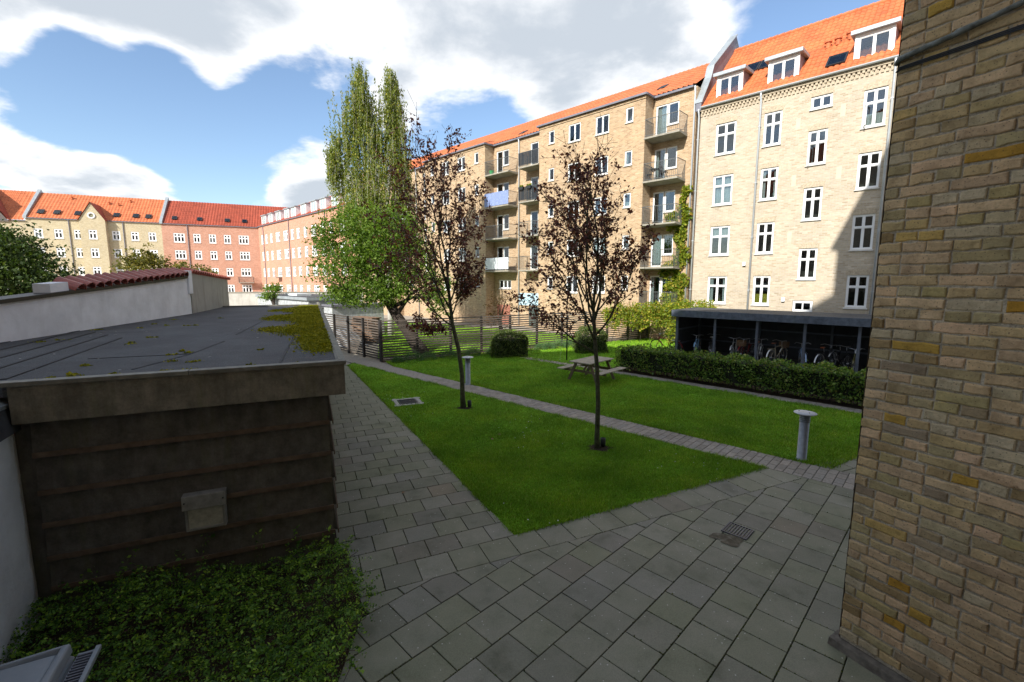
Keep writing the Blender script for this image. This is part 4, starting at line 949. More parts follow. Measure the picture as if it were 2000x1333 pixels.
def shed():
    b = tag(empty('garden_shed', (-2.11, 5.64, 0), eA), 'dark board-clad shed with mossy flat felt roof in the left foreground', 'shed')
    ZR = 2.60; L = 15.3; Wd = 9.0   # local x right (0 = right roof edge), y away
    r = MB(); r.prism([(-Wd, 3.4), (-3.17, .02), (-.03, .02), (-.03, L), (-Wd, L)], ZR-.14, ZR-.03); r.build('roof', M['felt'], b)
    roof = b.children[-1]
    # felt laps (welded joints): thin raised strips, and the ribbed strip on the left
    lm = simple('felt_lap', (.028, .029, .033), .8, var=.3, scale=30)
    for pts in ([(-.75, .05), (-.72, 1.6), (-.66, 3.2)], [(-2.3, .6), (-1.95, 1.7), (-1.75, 3.1)], [(-3.1, 1.75), (-1.95, 1.7)], [(-1.7, 4.2), (-1.5, 7.5)]):
        m = MB()
        for p, q in zip(pts, pts[1:]): m.bar((p[0], p[1], ZR-.028), (q[0], q[1], ZR-.028), .03, .008)
        m.build('felt_lap', lm, roof)
    for k in range(9):
        x = -3.35-.42*k; MB().bar((x, .45+.52*k, ZR-.026), (x-.2, 4.4+.7*k, ZR-.026), .05, .014).build('felt_lap', lm, roof)
    # fascia boards
    MB().box(-3.13, .0, .0, .03, ZR-.42, ZR-.01).build('fascia', M['fascia'], b, bevel=.004)
    MB().box(-.032, -.002, .031, L, ZR-.42, ZR-.012).build('fascia', M['fascia'], b, bevel=.004)
    MB().box(-Wd, -.03, L, L+.03, ZR-.42, ZR-.01).build('fascia', M['fascia'], b)
    # metal edge trim
    for k, (xa, xb) in enumerate(((-3.2, -1.63), (-1.625, .02))):
        MB().hexa([(xa, -.025, ZR-.035), (xb, -.025, ZR-.035), (xb, .075, ZR-.02), (xa, .075, ZR-.02)], [(xa, -.025, ZR+.012), (xb, -.025, ZR+.012), (xb, .055, ZR+.022), (xa, .055, ZR+.022)]).build('edge_trim', M['alu'], b, bevel=.005)
    y = .06
    while y < L:
        MB().hexa([(-.085, y, ZR-.02), (.022, y, ZR-.035), (.022, y+2.49, ZR-.035), (-.085, y+2.49, ZR-.02)], [(-.06, y, ZR+.021), (.022, y, ZR+.011), (.022, y+2.49, ZR+.011), (-.06, y+2.49, ZR+.021)]).build('edge_trim', M['alu'], b); y += 2.5
    MB().box(-Wd, .02, L-.1, L+.04, ZR-.02, ZR+.02).build('edge_trim', M['alu'], b)
    # walls: core and boards (lapped, each one with a batten at its foot)
    wx, wy = -.22, .14
    MB().box(-Wd+.3, wx-.03, wy+.03, L-.2, 0, ZR-.15).build('wall_core', M['board_dark'], b)
    zt = [2.19, 1.80, 1.39, 1.03, .655, .31, -.06]
    for k in range(6):
        za, zb = zt[k+1], zt[k]
        MB().hexa([(-3.05, wy-.045, za), (wx+.0, wy-.045, za), (wx, wy+.03, za), (-3.05, wy+.03, za)], [(-3.05, wy-.015, zb), (wx, wy-.015, zb), (wx, wy+.03, zb), (-3.05, wy+.03, zb)]).build('board', M['board_dark'], b, bevel=.003)
        MB().box(-3.05, wx+.012, wy-.062, wy-.046, za-.012, za+.045).build('batten', M['batten'], b, bevel=.003)
        MB().hexa([(wx-.03, wy+.031, za), (wx+.045, wy+.031, za), (wx+.045, L-.3, za), (wx-.03, L-.3, za)], [(wx-.03, wy+.031, zb), (wx+.015, wy+.031, zb), (wx+.015, L-.3, zb), (wx-.03, L-.3, zb)]).build('board', M['board_dark'], b)
        MB().box(wx+.046, wx+.06, wy-.06, L-.3, za-.012, za+.045).build('batten', M['batten'], b)
    # moss: a thick mat along the far right edge, tufts elsewhere
    pts = []; nr = np.random.default_rng(5)
    for _ in range(520):
        y = nr.uniform(1.3, 14.8); wdt = .28+.9*min(1, max(0, (y-2.2)/3.5))*(.6+.4*math.sin(y*1.7)); x = -.1-nr.uniform(0, 1)**1.3*wdt*1.25
        if 5.6 < y < 6.6 and x < -.55 and nr.random() < .8: continue
        c = (x, y, ZR-.03); n = int(50+26*y/4); s = nr.normal(size=(n, 3))*(.10, .20, .017); s[:, 2] = abs(s[:, 2]); pts.append(s+c)
    for _ in range(34):
        x = -nr.uniform(.15, 3.2); y = .10+abs(nr.normal())*(.12 if nr.random() < .6 else 1.4); sc = nr.uniform(.012, .032); s = nr.normal(size=(30, 3))*(sc*1.5, sc, .008); s[:, 2] = abs(s[:, 2]); pts.append(s+(x, y, ZR-.03))
    for _ in range(22):
        x = -nr.uniform(2.5, 7.5); y = nr.uniform(3, 9); sc = nr.uniform(.01, .04); s = nr.normal(size=(25, 3))*(sc*1.5, sc, .01); s[:, 2] = abs(s[:, 2]); pts.append(s+(x, y, ZR-.03))
    P = np.concatenate(pts); P = P[(P[:, 0] < -.04)]
    tag(place('moss', leaves('moss', P, .032, mossm, .8), roof), kind='stuff')
    # bird droppings / pale grit
    gm = simple('pale_grit', (.42, .42, .40), .9); m = MB()
    for _ in range(40):
        x = -nr.uniform(.2, 5); y = nr.uniform(.15, 6)**1; s = nr.uniform(.006, .02); m.prism([(x+s*math.cos(a), y+s*.7*math.sin(a)) for a in np.linspace(0, 5.2, 6)], ZR-.031, ZR-.026)
    tag(m.build('grit', gm, roof), kind='stuff')
    # hooded wall lamp
    l = tag(empty('wall_lamp', (0, 0, 0), 0), 'weathered grey hooded box lamp on the dark shed boards', 'lamp'); l.parent = None
    p = v2(-2.11, 5.64)+E*(-1.60)+EN*(wy-.02); l.location = (p.x, p.y, .72); l.rotation_euler = (0, 0, eA)
    lmm = simple('lamp_grey', (.27, .26, .235), .6, .2, var=.25, scale=12, bumps=.15); ln = simple('lamp_lens', (.42, .40, .33), .5, var=.25, scale=20)
    m = MB(); m.box(-.2, -.17, -.11, .0, 0, .42); m.box(.17, .2, -.11, 0, 0, .42); m.box(-.17, .17, -.11, 0, 0, .03); m.box(-.17, .17, -.11, 0, .39, .42); m.build('housing', lmm, l, bevel=.006)
    MB().hexa([(-.215, -.14, .27), (.215, -.14, .27), (.215, -.112, .27), (-.215, -.112, .27)], [(-.215, -.13, .435), (.215, -.13, .435), (.215, .0, .435), (-.215, .0, .435)]).build('hood', lmm, l, bevel=.006)
    MB().box(-.169, .169, -.10, -.08, .031, .30).build('lens', ln, l)
    for sx in (-.19, .19): 
        s = MB().lathe([(0, .008), (.009, .006), (.01, 0)], 8).build('screw', M['metal_dark'], l, (sx, -.136, .36)); s.rotation_euler = (R(90), 0, 0)
shed()

# ------------------------------------------------------------------ white rendered walls on the left
def plaster(name, c, stain=.5):
    m, nt, b = newmat(name); v = worldpos(nt); n = noise(nt, v, 1.6, 8, .65); n2 = noise(nt, worldpos(nt, (5, 5, .5)), 1.2, 6, .6); n3 = noise(nt, v, 30, 6, .7)
    col = ramp(nt, n, [(.3, tuple(x*.78 for x in c)), (.6, c)]); col = mixc(nt, ramp(nt, n2, [(.52, (0, 0, 0)), (.8, (stain,)*3)]), col, (c[0]*.45, c[1]*.42, c[2]*.36))
    col = mixc(nt, ramp(nt, n3, [(.68, (0, 0, 0)), (.74, (.6, .6, .6))]), col, (.10, .09, .08))
    nt.links.new(col, b.inputs['Base Color']); b.inputs['Roughness'].default_value = .9; bump(nt, b, noise(nt, v, 9, 7, .65), .5, .02); return m
M['render_white'] = plaster('white_render', (.86, .88, .92), .15); M['render_grey'] = plaster('grey_render', (.42, .40, .36), .8)
def white_walls():
    # the wall beside the bin, running towards the camera
    a = v2(-5.12, 4.53); d = v2(.477, -.879); n = v2(-.879, -.477); w = tag(empty('rendered_wall', (a.x, a.y, 0), math.atan2(d.y, d.x)), 'chipped white rendered wall beside the low shrub', 'wall')
    MB().box(0, 4.5, .0, -.0+.0, 0, 2.1) if False else None
    MB().box(.0, 4.6, -.34, 0.0, -.02, 2.12).build('wall', M['render_white'], w) if False else MB().box(-.02, 4.6, -.34, .0, -.02, 2.12).build('wall', M['render_white'], w)
    m = MB(); m.hexa([(-.05, .06, 2.09), (4.65, .06, 2.09), (4.65, -.42, 2.11), (-.05, -.42, 2.11)][::-1], [(-.05, .02, 2.34), (4.65, .02, 2.34), (4.65, -.42, 2.60), (-.05, -.42, 2.60)][::-1]); m.build('cap', simple('lead_cap', (.085, .09, .10), .6, .2, var=.3, scale=6), w)
    m = MB()
    for i in range(9): x = .02+i*.5; m.hexa([(x, .03, 2.34), (x+.44, .03, 2.36), (x+.44, -.4, 2.60), (x, -.4, 2.58)][::-1], [(x, .03, 2.37), (x+.44, .03, 2.40), (x+.44, -.4, 2.64), (x, -.4, 2.61)][::-1])
    m.build('cap_sheet', M['zinc'], w)
    # the long wall standing on the far side of the felt roof
    A = Vector((-8.05, 5.4, 0)); B = Vector((-10.2, 14.5, 0)); d = (B-A); L = d.length; rz = math.atan2(d.y, d.x)
    w = tag(empty('rendered_wall', A, rz), 'long white rendered wall rising behind the felt roof', 'wall')
    z0, z1 = 3.06, 3.70
    MB().hexa([(0, 0, 0), (L, 0, 0), (L, .3, 0), (0, .3, 0)], [(0, 0, z0), (L, 0, z1), (L, .3, z1), (0, .3, z0)]).build('wall', M['render_white'], w)
    zz = lambda x: z0+(z1-z0)*x/L
    MB().hexa([(-.2, -.06, z0), (L-.2, -.06, zz(L-.2)), (L-.2, .34, zz(L-.2)), (-.2, .34, z0)], [(-.2, -.06, z0+.07), (L-.2, -.06, zz(L-.2)+.07), (L-.2, .34, zz(L-.2)+.07), (-.2, .34, z0+.07)]).build('flashing', simple('black_flashing', (.012, .012, .013), .5, var=.3), w)
    # pillar at the end and a small block
    MB().box(L-.16, L+.1, -.06, .38, 3.2, 3.93).build('pillar', M['render_white'], w, bevel=.02)
    MB().hexa([(3.5, .02, zz(3.5)+.071), (4.0, .02, zz(4)+.071), (4.0, .3, zz(4)+.071), (3.5, .3, zz(3.5)+.071)], [(3.5, .02, zz(3.5)+.25), (4.0, .02, zz(4)+.25), (4.0, .3, zz(4)+.25), (3.5, .3, zz(3.5)+.25)]).build('block', M['render_white'], w)
    # coping tiles: overlapping curved tiles sloping to our side
    def tile(r0, r1, ln):
        m = MB(); k = 8
        for t, rr in ((0, r0), (1, r1)):
            for s in (0, .016):
                for i in range(k+1):
                    a = math.pi*(.08+.84*i/k); m.v.append(((rr-s)*math.cos(a), -ln*t, (rr-s)*math.sin(a)*1.15))
        n = k+1
        for i in range(k): m.f += [(i, i+1, 2*n+i+1, 2*n+i), (n+i+1, n+i, 3*n+i, 3*n+i+1), (2*n+i, 2*n+i+1, 3*n+i+1, 3*n+i)]
        m.f += [(0, 2*n, 3*n, n), (k, n+k, 3*n+k, 2*n+k)]
        return m
    tm = tile(.15, .185, .42).mesh('coping_tile', M['coping_tile']); x = 4.2
    while x < L-.25:
        o = place('coping_tile', tm, w, (x, .34, zz(x)+.20+rnd.uniform(-.008, .008)), (R(26), 0, rnd.uniform(-.04, .04))); x += .30
    rt = simple('coping_ridge', (.40, .13, .06), .7, var=.3, scale=8); rm = MB().tube([(0, 0, 0), (.34, 0, .012)], [.055, .07], 10).mesh('ridge_tile', rt); x = 4.3
    while x < L-.2:
        place('ridge_tile', rm, w, (x, .42, zz(x)+.20)); x += .33
    # second stretch, grey and stained
    A2 = Vector((-10.25, 14.62, 0)); B2 = Vector((-11.9, 19.2, 0)); d = B2-A2; L2 = d.length
    w = tag(empty('rendered_wall', A2, math.atan2(d.y, d.x)), 'stained grey rendered wall with red tile coping beyond the white one', 'wall')
    MB().hexa([(0, 0, 0), (L2, 0, 0), (L2, .3, 0), (0, .3, 0)], [(0, 0, 3.86), (L2, 0, 3.66), (L2, .3, 3.66), (0, .3, 3.86)]).build('wall', M['render_grey'], w)
    x = .1
    tm2 = tile(.13, .15, .34).mesh('coping_tile', simple('coping_tile_b', (.45, .12, .08), .6, var=.25, scale=6))
    while x < L2: place('coping_tile', tm2, w, (x, .26, 3.92-.2*x/L2), (R(20), 0, 0)); x += .25
    # pale wall further off
    w = tag(empty('garden_wall', (-19.5, 40.0, 0), R(10)), 'pale weathered garden wall in front of the red brick house', 'wall')
    MB().box(-9, 6.2, 0, .3, 0, 2.6).build('wall', plaster('old_render', (.52, .50, .45), .6), w); MB().box(-9.05, 6.25, -.05, .35, 2.6, 2.68).build('coping', M['concrete'], w)
white_walls()

# ------------------------------------------------------------------ grey clapboard shed beyond the fence
def grey_shed():
    C = v2(-12.95, 29.0); rz = math.atan2(-.697, .717)
    b = tag(empty('clapboard_shed', (C.x, C.y, 0), rz), 'pale grey clapboard shed beyond the slatted fence', 'shed'); cm = boardmat('clapboard_grey', (.40, .42, .43), .3)
    # local x = towards camera-right along -d1; the long lit face runs to negative x; y into
    MB().box(-9.6, -.02, .03, 3.4, 0, 2.4).build('wall_core', cm, b)
    n = 6
    for k in range(n):
        za = .02+k*.37; zb = za+.385
        MB().hexa([(-9.6, -.03, za), (.03, -.03, za), (.03, .03, za), (-9.6, .03, za)], [(-9.6, -.002, zb), (.0, -.002, zb), (.0, .03, zb), (-9.6, .03, zb)]).build('board', cm, b)
        MB().hexa([(-.02, .031, za), (.03, .031, za), (.03, 3.4, za), (-.02, 3.4, za)], [(-.02, .031, zb), (.002, .031, zb), (.002, 3.4, zb), (-.02, 3.4, zb)]).build('board', cm, b)
    MB().box(-9.8, .14, -.14, 3.55, 2.38, 2.56).build('roof', M['zinc'], b); MB().box(-9.7, .05, -.05, 3.45, 2.561, 2.58).build('roof_felt', M['felt'], b)
    MB().box(-5.5, -3.4, .6, 1.6, 2.58, 2.72).build('rooflight', M['white_panel'], b)
    # lower lean-to on the right
    b2 = tag(empty('lean_to_shed', (0, 0, 0), rz), 'low grey lean-to at the right end of the clapboard shed', 'shed'); p = C+v2(.717, -.697)*.2+v2(.697, .717)*.9; b2.location = (p.x, p.y, 0)
    MB().box(0, 1.2, .0, 3.6, 0, 2.0).build('wall', cm, b2); MB().box(-.08, 1.35, -.12, 3.75, 2.0, 2.12).build('roof', M['zinc_dark'], b2)
grey_shed()
def tarp_and_timber():
    # tarpaulin heap
    C = v2(-9.6, 25.6); n = 22; V = []; F = []
    for i in range(n+1):
        for j in range(n+1):
            u = i/n*2-1; v = j/n*2-1; h = max(0, (1-abs(u)**2.2))*max(0, (1-abs(v)**2.2)); z = .05+.85*h**.7+.05*math.sin(u*9+v*3)+.04*math.sin(v*11-u*5); V.append((u*1.2, v*.8, max(.01, z*min(1, h*6+.05))))
    for i in range(n):
        for j in range(n): a = i*(n+1)+j; F.append((a, a+n+1, a+n+2, a+1))
    m = MB(); m.v = V; m.f = F; o = m.build('tarpaulin', simple('tarp_grey', (.33, .35, .37), .45, var=.2, scale=4), None, (C.x, C.y, 0), R(-30), smooth=True); tag(o, 'grey tarpaulin over garden things behind the fence', 'tarpaulin')
    C = v2(-8.75, 27.2); b = tag(empty('timber_stack', (C.x, C.y, 0), R(-35)), 'brown stack of planks behind the fence near the leaning tree', 'timber'); tm = simple('old_planks', (.16, .095, .055), .85, var=.4, scale=6)
    for k in range(9):
        for i in range(3): MB().box(-1.0+rnd.uniform(-.1, .1), 1.0+rnd.uniform(-.1, .1), -.4+i*.28, -.16+i*.28, .05+k*.17, .05+k*.17+.06).build('plank', tm, b)
        if k < 8:
            for xx in (-.7, .7): MB().box(xx-.04, xx+.04, -.42, .42, .11+k*.17, .22+k*.17).build('spacer', tm, b)
tarp_and_timber()

# ------------------------------------------------------------------ slatted fence
def slatmat():
    m, nt, b = newmat('fence_slat'); v = worldpos(nt)
    col = ramp(nt, objrandom(nt), [(0, (0.044, 0.036, 0.028)), (.5, (0.08, 0.064, 0.052)), (1, (0.14, 0.116, 0.096))]); n = noise(nt, v, 6, 7, .7); col = mixc(nt, .8, col, ramp(nt, n, [(.3, (.55, .55, .55)), (.7, (1.35, 1.3, 1.25))]), 'MULTIPLY')
    nt.links.new(col, b.inputs['Base Color']); b.inputs['Roughness'].default_value = .85; return m
M['slat'] = slatmat(); M['post'] = simple('fence_post', (.030, .026, .024), .85, var=.3, scale=8)
def fence(label, start, d, n, bay, extra_post):
    b = tag(empty('slatted_fence', (start.x, start.y, 0), math.atan2(d.y, d.x)), label, 'fence')
    pm = MB().box(-.05, .05, -.05, .05, 0, 1.88).mesh('post', M['post']); sm = MB().box(.006, bay-.006, -.080, -.051, 0, .062).mesh('slat', M['slat'])
    for i in range(n+1): place('post', pm, b, (i*bay, 0, 0))
    for i in range(n):
        for k in range(16):
            place('slat', sm, b, (i*bay, rnd.uniform(-.002, .002), .05+k*.1165), (0, rnd.uniform(-.0012, .0012), 0))
fence('long horizontally slatted fence between the garden and the sunlit lawn', FC, fR, 10, 1.665, 0)
fence('slatted fence along the brick path towards the grey shed', FC+fL*.09, fL, 5, 1.66, 0)

# ------------------------------------------------------------------ bicycle shelter
bsO = v2(8.0, 21.9)
def shelter():
    b = tag(empty('bicycle_shelter', (bsO.x, bsO.y, 0), fA), 'dark open-fronted bicycle shelter with flat roof', 'shelter'); L = 9.0; Dp = 2.7
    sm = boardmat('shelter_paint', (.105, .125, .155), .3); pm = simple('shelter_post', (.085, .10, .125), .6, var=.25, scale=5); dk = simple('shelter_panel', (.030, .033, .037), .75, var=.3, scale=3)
    MB().box(-.15, L+.15, -.28, Dp+.1, 2.17, 2.22).build('roof', M['felt'], b)
    x = -.18
    while x < L+.1:
        MB().box(x, min(x+2.3, L+.18)-.004, -.33, -.285, 1.93, 2.235).build('fascia', sm, b, bevel=.004); x += 2.3
    MB().box(-.2, -.155, -.284, Dp+.1, 1.93, 2.235).build('fascia', sm, b); 
    for i in range(6): MB().box(i*1.765-.05, i*1.765+.05, -.05, .05, 0, 2.16).build('post', pm, b, bevel=.006)
    for i in range(4): MB().box(i*2.9-.05, i*2.9+.05, Dp-.1, Dp, 0, 2.16).build('rear_post', pm, b)
    for i in range(5): 
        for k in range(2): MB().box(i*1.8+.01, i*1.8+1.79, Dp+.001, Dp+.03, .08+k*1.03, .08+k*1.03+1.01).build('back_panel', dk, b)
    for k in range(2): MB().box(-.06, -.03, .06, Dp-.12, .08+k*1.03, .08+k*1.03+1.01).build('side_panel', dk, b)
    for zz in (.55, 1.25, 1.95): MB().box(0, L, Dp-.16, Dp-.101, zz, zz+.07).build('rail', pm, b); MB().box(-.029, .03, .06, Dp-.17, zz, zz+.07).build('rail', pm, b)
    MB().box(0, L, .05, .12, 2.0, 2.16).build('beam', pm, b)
    MB().box(-.1, L, Dp+.031, Dp+.05, 0, 2.17).build('back_light_block', dk, b); MB().box(-.09, -.061, 0, Dp+.03, 0, 2.17).build('side_sheet', dk, b); MB().box(L, L+.03, 0, Dp+.03, 0, 2.17).build('side_sheet', dk, b)  # back sheet added to block the light showing between the back panels
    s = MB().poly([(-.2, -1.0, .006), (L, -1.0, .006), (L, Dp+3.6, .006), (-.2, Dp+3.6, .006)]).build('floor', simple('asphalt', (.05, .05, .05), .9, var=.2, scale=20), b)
shelter()

# ---- bicycles
tyre = simple('rubber', (.018, .018, .018), .8); tyre_w = simple('cream_rubber', (.36, .33, .26), .7); chrome = simple('bike_steel', (.42, .43, .44), .3, .8)
def bicycle(name_label, group, frame_c, x, y, rz, lean=0, white_tyre=False, rear_guard=False, basket=False, saddle_c=(.02, .02, .02)):
    w = fworld_b(x, y); b = tag(empty('bicycle', (w.x, w.y, 0), rz), name_label, 'bicycle', group); b.rotation_euler = (lean, 0, rz)
    fm = simple('bike_paint', frame_c, .35, var=.05); R0 = .335; xr, xf = -.52, .53
    for xx in (xr, xf):
        wl = MB().torus((0, 0, 0), (0, 1, 0), R0-.02, .008, 28, 5).build('wheel', chrome, b, (xx, 0, R0))
        MB().torus((0, 0, 0), (0, 1, 0), R0, .019, 28, 6).build('tyre', tyre_w if white_tyre else tyre, wl)
        m = MB(); 
        for i in range(16): a = 2*math.pi*i/16; m.bar((0, .02*(-1)**i, 0), ((R0-.02)*math.cos(a), 0, (R0-.02)*math.sin(a)), .003)
        m.tube([(0, -.04, 0), (0, .04, 0)], .02, 8); m.build('spokes', chrome, wl)
    m = MB(); bb = (-.08, 0, .28); st = (-.20, 0, .76); hd = (.36, 0, .82); hl = (.40, 0, .62); rw = (xr, 0, R0); fw = (xf, 0, R0)
    for a, c, r in ((bb, st, .016), (st, hd, .015), (bb, hl, .018), (hd, hl, .018), (bb, rw, .011), (st, rw, .009)): m.tube([a, c], r, 8)
    m.build('frame', fm, b, smooth=True)
    m = MB()
    for s in (-.045, .045): m.tube([hl, (hl[0]+.02, s, .55), (fw[0], s, R0)], .010, 6)
    m.build('fork', fm, b, smooth=True)
    m = MB(); m.hexa([(-.40, -.075, .92), (-.16, -.02, .93), (-.16, .02, .93), (-.40, .075, .92)], [(-.42, -.065, .965), (-.14, -.018, .96), (-.14, .018, .96), (-.42, .065, .965)]); m.build('saddle', simple('saddle', saddle_c, .5), b, bevel=.012)
    MB().tube([st, (-.25, 0, .93)], .013, 8).build('seat_post', chrome, b)
    m = MB(); m.tube([hd, (.34, 0, .98)], .013, 8); m.tube([(.12, -.29, 1.0), (.28, -.22, 1.03), (.34, 0, .985), (.28, .22, 1.03), (.12, .29, 1.0)], .011, 8); m.build('handlebar', chrome, b, smooth=True)
    m = MB(); m.torus((bb[0], .04, bb[2]), (0, 1, 0), .085, .006, 20, 5); m.tube([(bb[0], .05, bb[2]), (bb[0]+.13, .06, bb[2]-.11)], .008, 6); m.tube([(bb[0], -.05, bb[2]), (bb[0]-.13, -.06, bb[2]+.11)], .008, 6); m.box(bb[0]+.09, bb[0]+.17, .06, .14, bb[2]-.12, bb[2]-.10); m.box(bb[0]-.17, bb[0]-.09, -.14, -.06, bb[2]+.10, bb[2]+.12); m.build('crank', chrome, b)
    for xx, a0, a1 in ((xr, .15, 3.0), (xf, .5, 2.6)):
        m = MB(); k = 12
        for i in range(k): 
            a = a0+(a1-a0)*i/k; c = a0+(a1-a0)*(i+1)/k; q = R0+.032
            m.quad((xx+q*math.cos(a), -.025, R0+q*math.sin(a)), (xx+q*math.cos(a), .025, R0+q*math.sin(a)), (xx+q*math.cos(c), .025, R0+q*math.sin(c)), (xx+q*math.cos(c), -.025, R0+q*math.sin(c)))
        m.build('mudguard', fm if not rear_guard else M['white_paint'], b)
    m = MB()
    for s in (-.05, .0, .05): m.tube([(-.75, s, .72), (-.3, s, .72)], .006, 5)
    m.tube([(-.7, -.05, .72), (xr, -.05, R0)], .006, 5); m.tube([(-.7, .05, .72), (xr, .05, R0)], .006, 5); m.build('carrier', chrome if not rear_guard else fm, b)
    if basket:
        m = MB()
        for i in range(9):
            z = .72+i*.028
            for (p, q) in (((.42, -.16), (.68, -.16)), ((.68, -.16), (.68, .16)), ((.68, .16), (.42, .16)), ((.42, .16), (.42, -.16))): m.bar((p[0], p[1], z), (q[0], q[1], z), .006, .012)
        for i in range(7): m.bar((.44+i*.035, -.16, .70), (.44+i*.035, .16, .70), .006); m.bar((.44+i*.035, -.165, .70), (.44+i*.035, -.165, .96), .006); m.bar((.44+i*.035, .165, .70), (.44+i*.035, .165, .96), .006)
        m.build('basket', simple('wicker', (.20, .12, .06), .8), b)
def fworld_b(x, y): return v2(bsO.x+.717*x+.697*y, bsO.y-.697*x+.717*y)
gB = 'bicycles parked in the shelter'; front = fA-R(90)
bicycle('blue and white bicycle in the first bay of the shelter', gB, (.25, .45, .65), .62, .95, front+R(12))
bicycle('dark bicycle with a pale saddle behind the second post', gB, (.02, .02, .02), 1.25, 1.25, front+R(190), saddle_c=(.6, .6, .6))
bicycle('white framed bicycle in the middle of the second bay', gB, (.45, .45, .43), 2.35, 1.0, front+R(5))
bicycle('dark red bicycle with basket beside the white framed one', gB, (.20, .015, .012), 2.85, 1.05, front+R(-8), basket=True)
bicycle('bicycle with white rear mudguard and red light by the third post', gB, (.5, .5, .5), 3.42, .9, front+R(186), rear_guard=True, saddle_c=(.3, .12, .08))
bicycle('bicycle with cream tyres right of the third post', gB, (.45, .38, .26), 4.15, .85, front+R(168), white_tyre=True, rear_guard=True, basket=True, saddle_c=(.28, .10, .05))
bicycle('pale blue bicycle leaning by the fourth post', gB, (.28, .38, .55), 5.15, .6, front+R(200))
bicycle('black bicycle with an orange-brown saddle in the last bay', gB, (.015, .015, .015), 5.95, .75, front+R(165), saddle_c=(.40, .10, .03), rear_guard=True)
bicycle('black bicycle turned sideways at the back of the last bay', gB, (.015, .015, .015), 6.4, 1.3, front+R(30))
bicycle('dark bicycle with a yellow stripe before the last post', gB, (.09, .08, .02), 6.9, .7, front+R(4))
bicycle('red bicycle with a basket leaning outside the left end of the shelter', gB, (.35, .02, .02), -.62, .15, fA+R(176), basket=True)

# ------------------------------------------------------------------ garden things
def picnic_table():
    c = v2(2.92, 16.42); d = v2(.685, .728); rz = math.atan2(d.y, d.x)
    b = tag(empty('picnic_table', (c.x, c.y, 0), rz), 'weathered wooden picnic table with attached benches on the lawn', 'picnic table'); wm = boardmat('weathered_oak', (.40, .35, .28), .2); wd = simple('weathered_leg', (.17, .125, .08), .85, var=.3, scale=6)
    L = 1.62
    for i in range(6): MB().box(-L/2, L/2, -.44+i*.148, -.44+i*.148+.138, .72, .755).build('tabletop_plank', wm, b, bevel=.004)
    for s in (-1, 1):
        for i in range(2): MB().box(-L/2-.05, L/2+.05, s*.80-.14+i*.145, s*.80-.14+i*.145+.135, .425, .46).build('bench_plank', wm, b, bevel=.004)
    for x in (-.55, .55):
        for s in (-1, 1): MB().bar((x, s*.28, .72), (x, s*.62, 0), .045, .10).build('leg', wd, b)
        MB().box(x+.026, x+.068, -.92, .92, .335, .425).build('crossbar', wd, b); MB().box(x+.026, x+.068, -.43, .43, .64, .719).build('top_crossbar', wd, b)
        MB().bar((x, 0, .38), (0+.15*(1 if x > 0 else -1), 0, .70), .04, .07).build('brace', wd, b)
picnic_table()
def bollard(loc, label):
    b = tag(empty('bollard_lamp', (*loc, 0)), label, 'lamp', 'bollard lamps along the path'); gm = simple('galvanised', (.27, .30, .33), .5, .45, var=.2, scale=9, streak=.3); wm = simple('lamp_disc', (.55, .57, .60), .5, .1, var=.12, scale=8)
    MB().lathe([(.112, -.02), (.112, .01), (.088, .012), (.088, .80), (.0, .80)], 24).build('post', gm, b, smooth=True)
    for k in range(4): MB().lathe([(.07, .80+k*.036), (.096, .803+k*.036), (.096, .822+k*.036), (.07, .83+k*.036)], 24).build('louvre', gm, b, smooth=True)
    MB().lathe([(.06, .79), (.06, .965)], 20).build('lamp_core', simple('lamp_core', (.10, .09, .07), .4), b)
    MB().lathe([(.0, .955), (.10, .955), (.19, .965), (.205, .975), (.20, .985), (.12, 1.005), (.0, 1.012)], 32).build('disc_hood', wm, b, smooth=True)
    for a in (.6, 2.7, 4.8): MB().lathe([(.012, 1.0), (.012, 1.012), (0, 1.014)], 8, (.11*math.cos(a), .11*math.sin(a))).build('screw', M['metal_dark'], b)
bollard((5.89, 8.87), 'grey bollard lamp with disc hood at the lower right corner of the lawn')
bollard((-1.54, 15.60), 'grey bollard lamp with disc hood behind the left plum tree')
def dryer():
    b = tag(empty('rotary_dryer', (2.51, 20.6, 0)), 'dark green rotary clothes dryer pole folded open behind the picnic table', 'clothes dryer'); gm = simple('dryer_green', (.012, .03, .022), .5); ln = simple('line_grey', (.35, .37, .38), .6)
    MB().tube([(0, 0, 0), (0, 0, 2.05)], .032, 10).build('pole', gm, b, smooth=True)
    for k in range(4):
        a = k*math.pi/2+.5; o = (1.15*math.cos(a), 1.15*math.sin(a), 2.1); MB().tube([(0, 0, 1.45), o], .013, 6).build('arm', gm, b); MB().tube([(0, 0, 1.95), (o[0]*.5, o[1]*.5, 1.77)], .009, 6).build('strut', gm, b)
    for q in (.45, .62, .79, .96):
        m = MB()
        for k in range(4):
            a = k*math.pi/2+.5; c = (k+1)*math.pi/2+.5; z = 1.45+.65*q; m.tube([(1.15*q*math.cos(a), 1.15*q*math.sin(a), z), (1.15*q*.72*math.cos((a+c)/2), 1.15*q*.72*math.sin((a+c)/2), z-.03), (1.15*q*math.cos(c), 1.15*q*math.sin(c), z)], .004, 4)
        m.build('line', ln, b)
    MB().tube([(0, 0, 1.45), (-.25, -.1, .7), (-.33, -.15, .02)], .004, 4).build('cord', ln, b)
dryer()
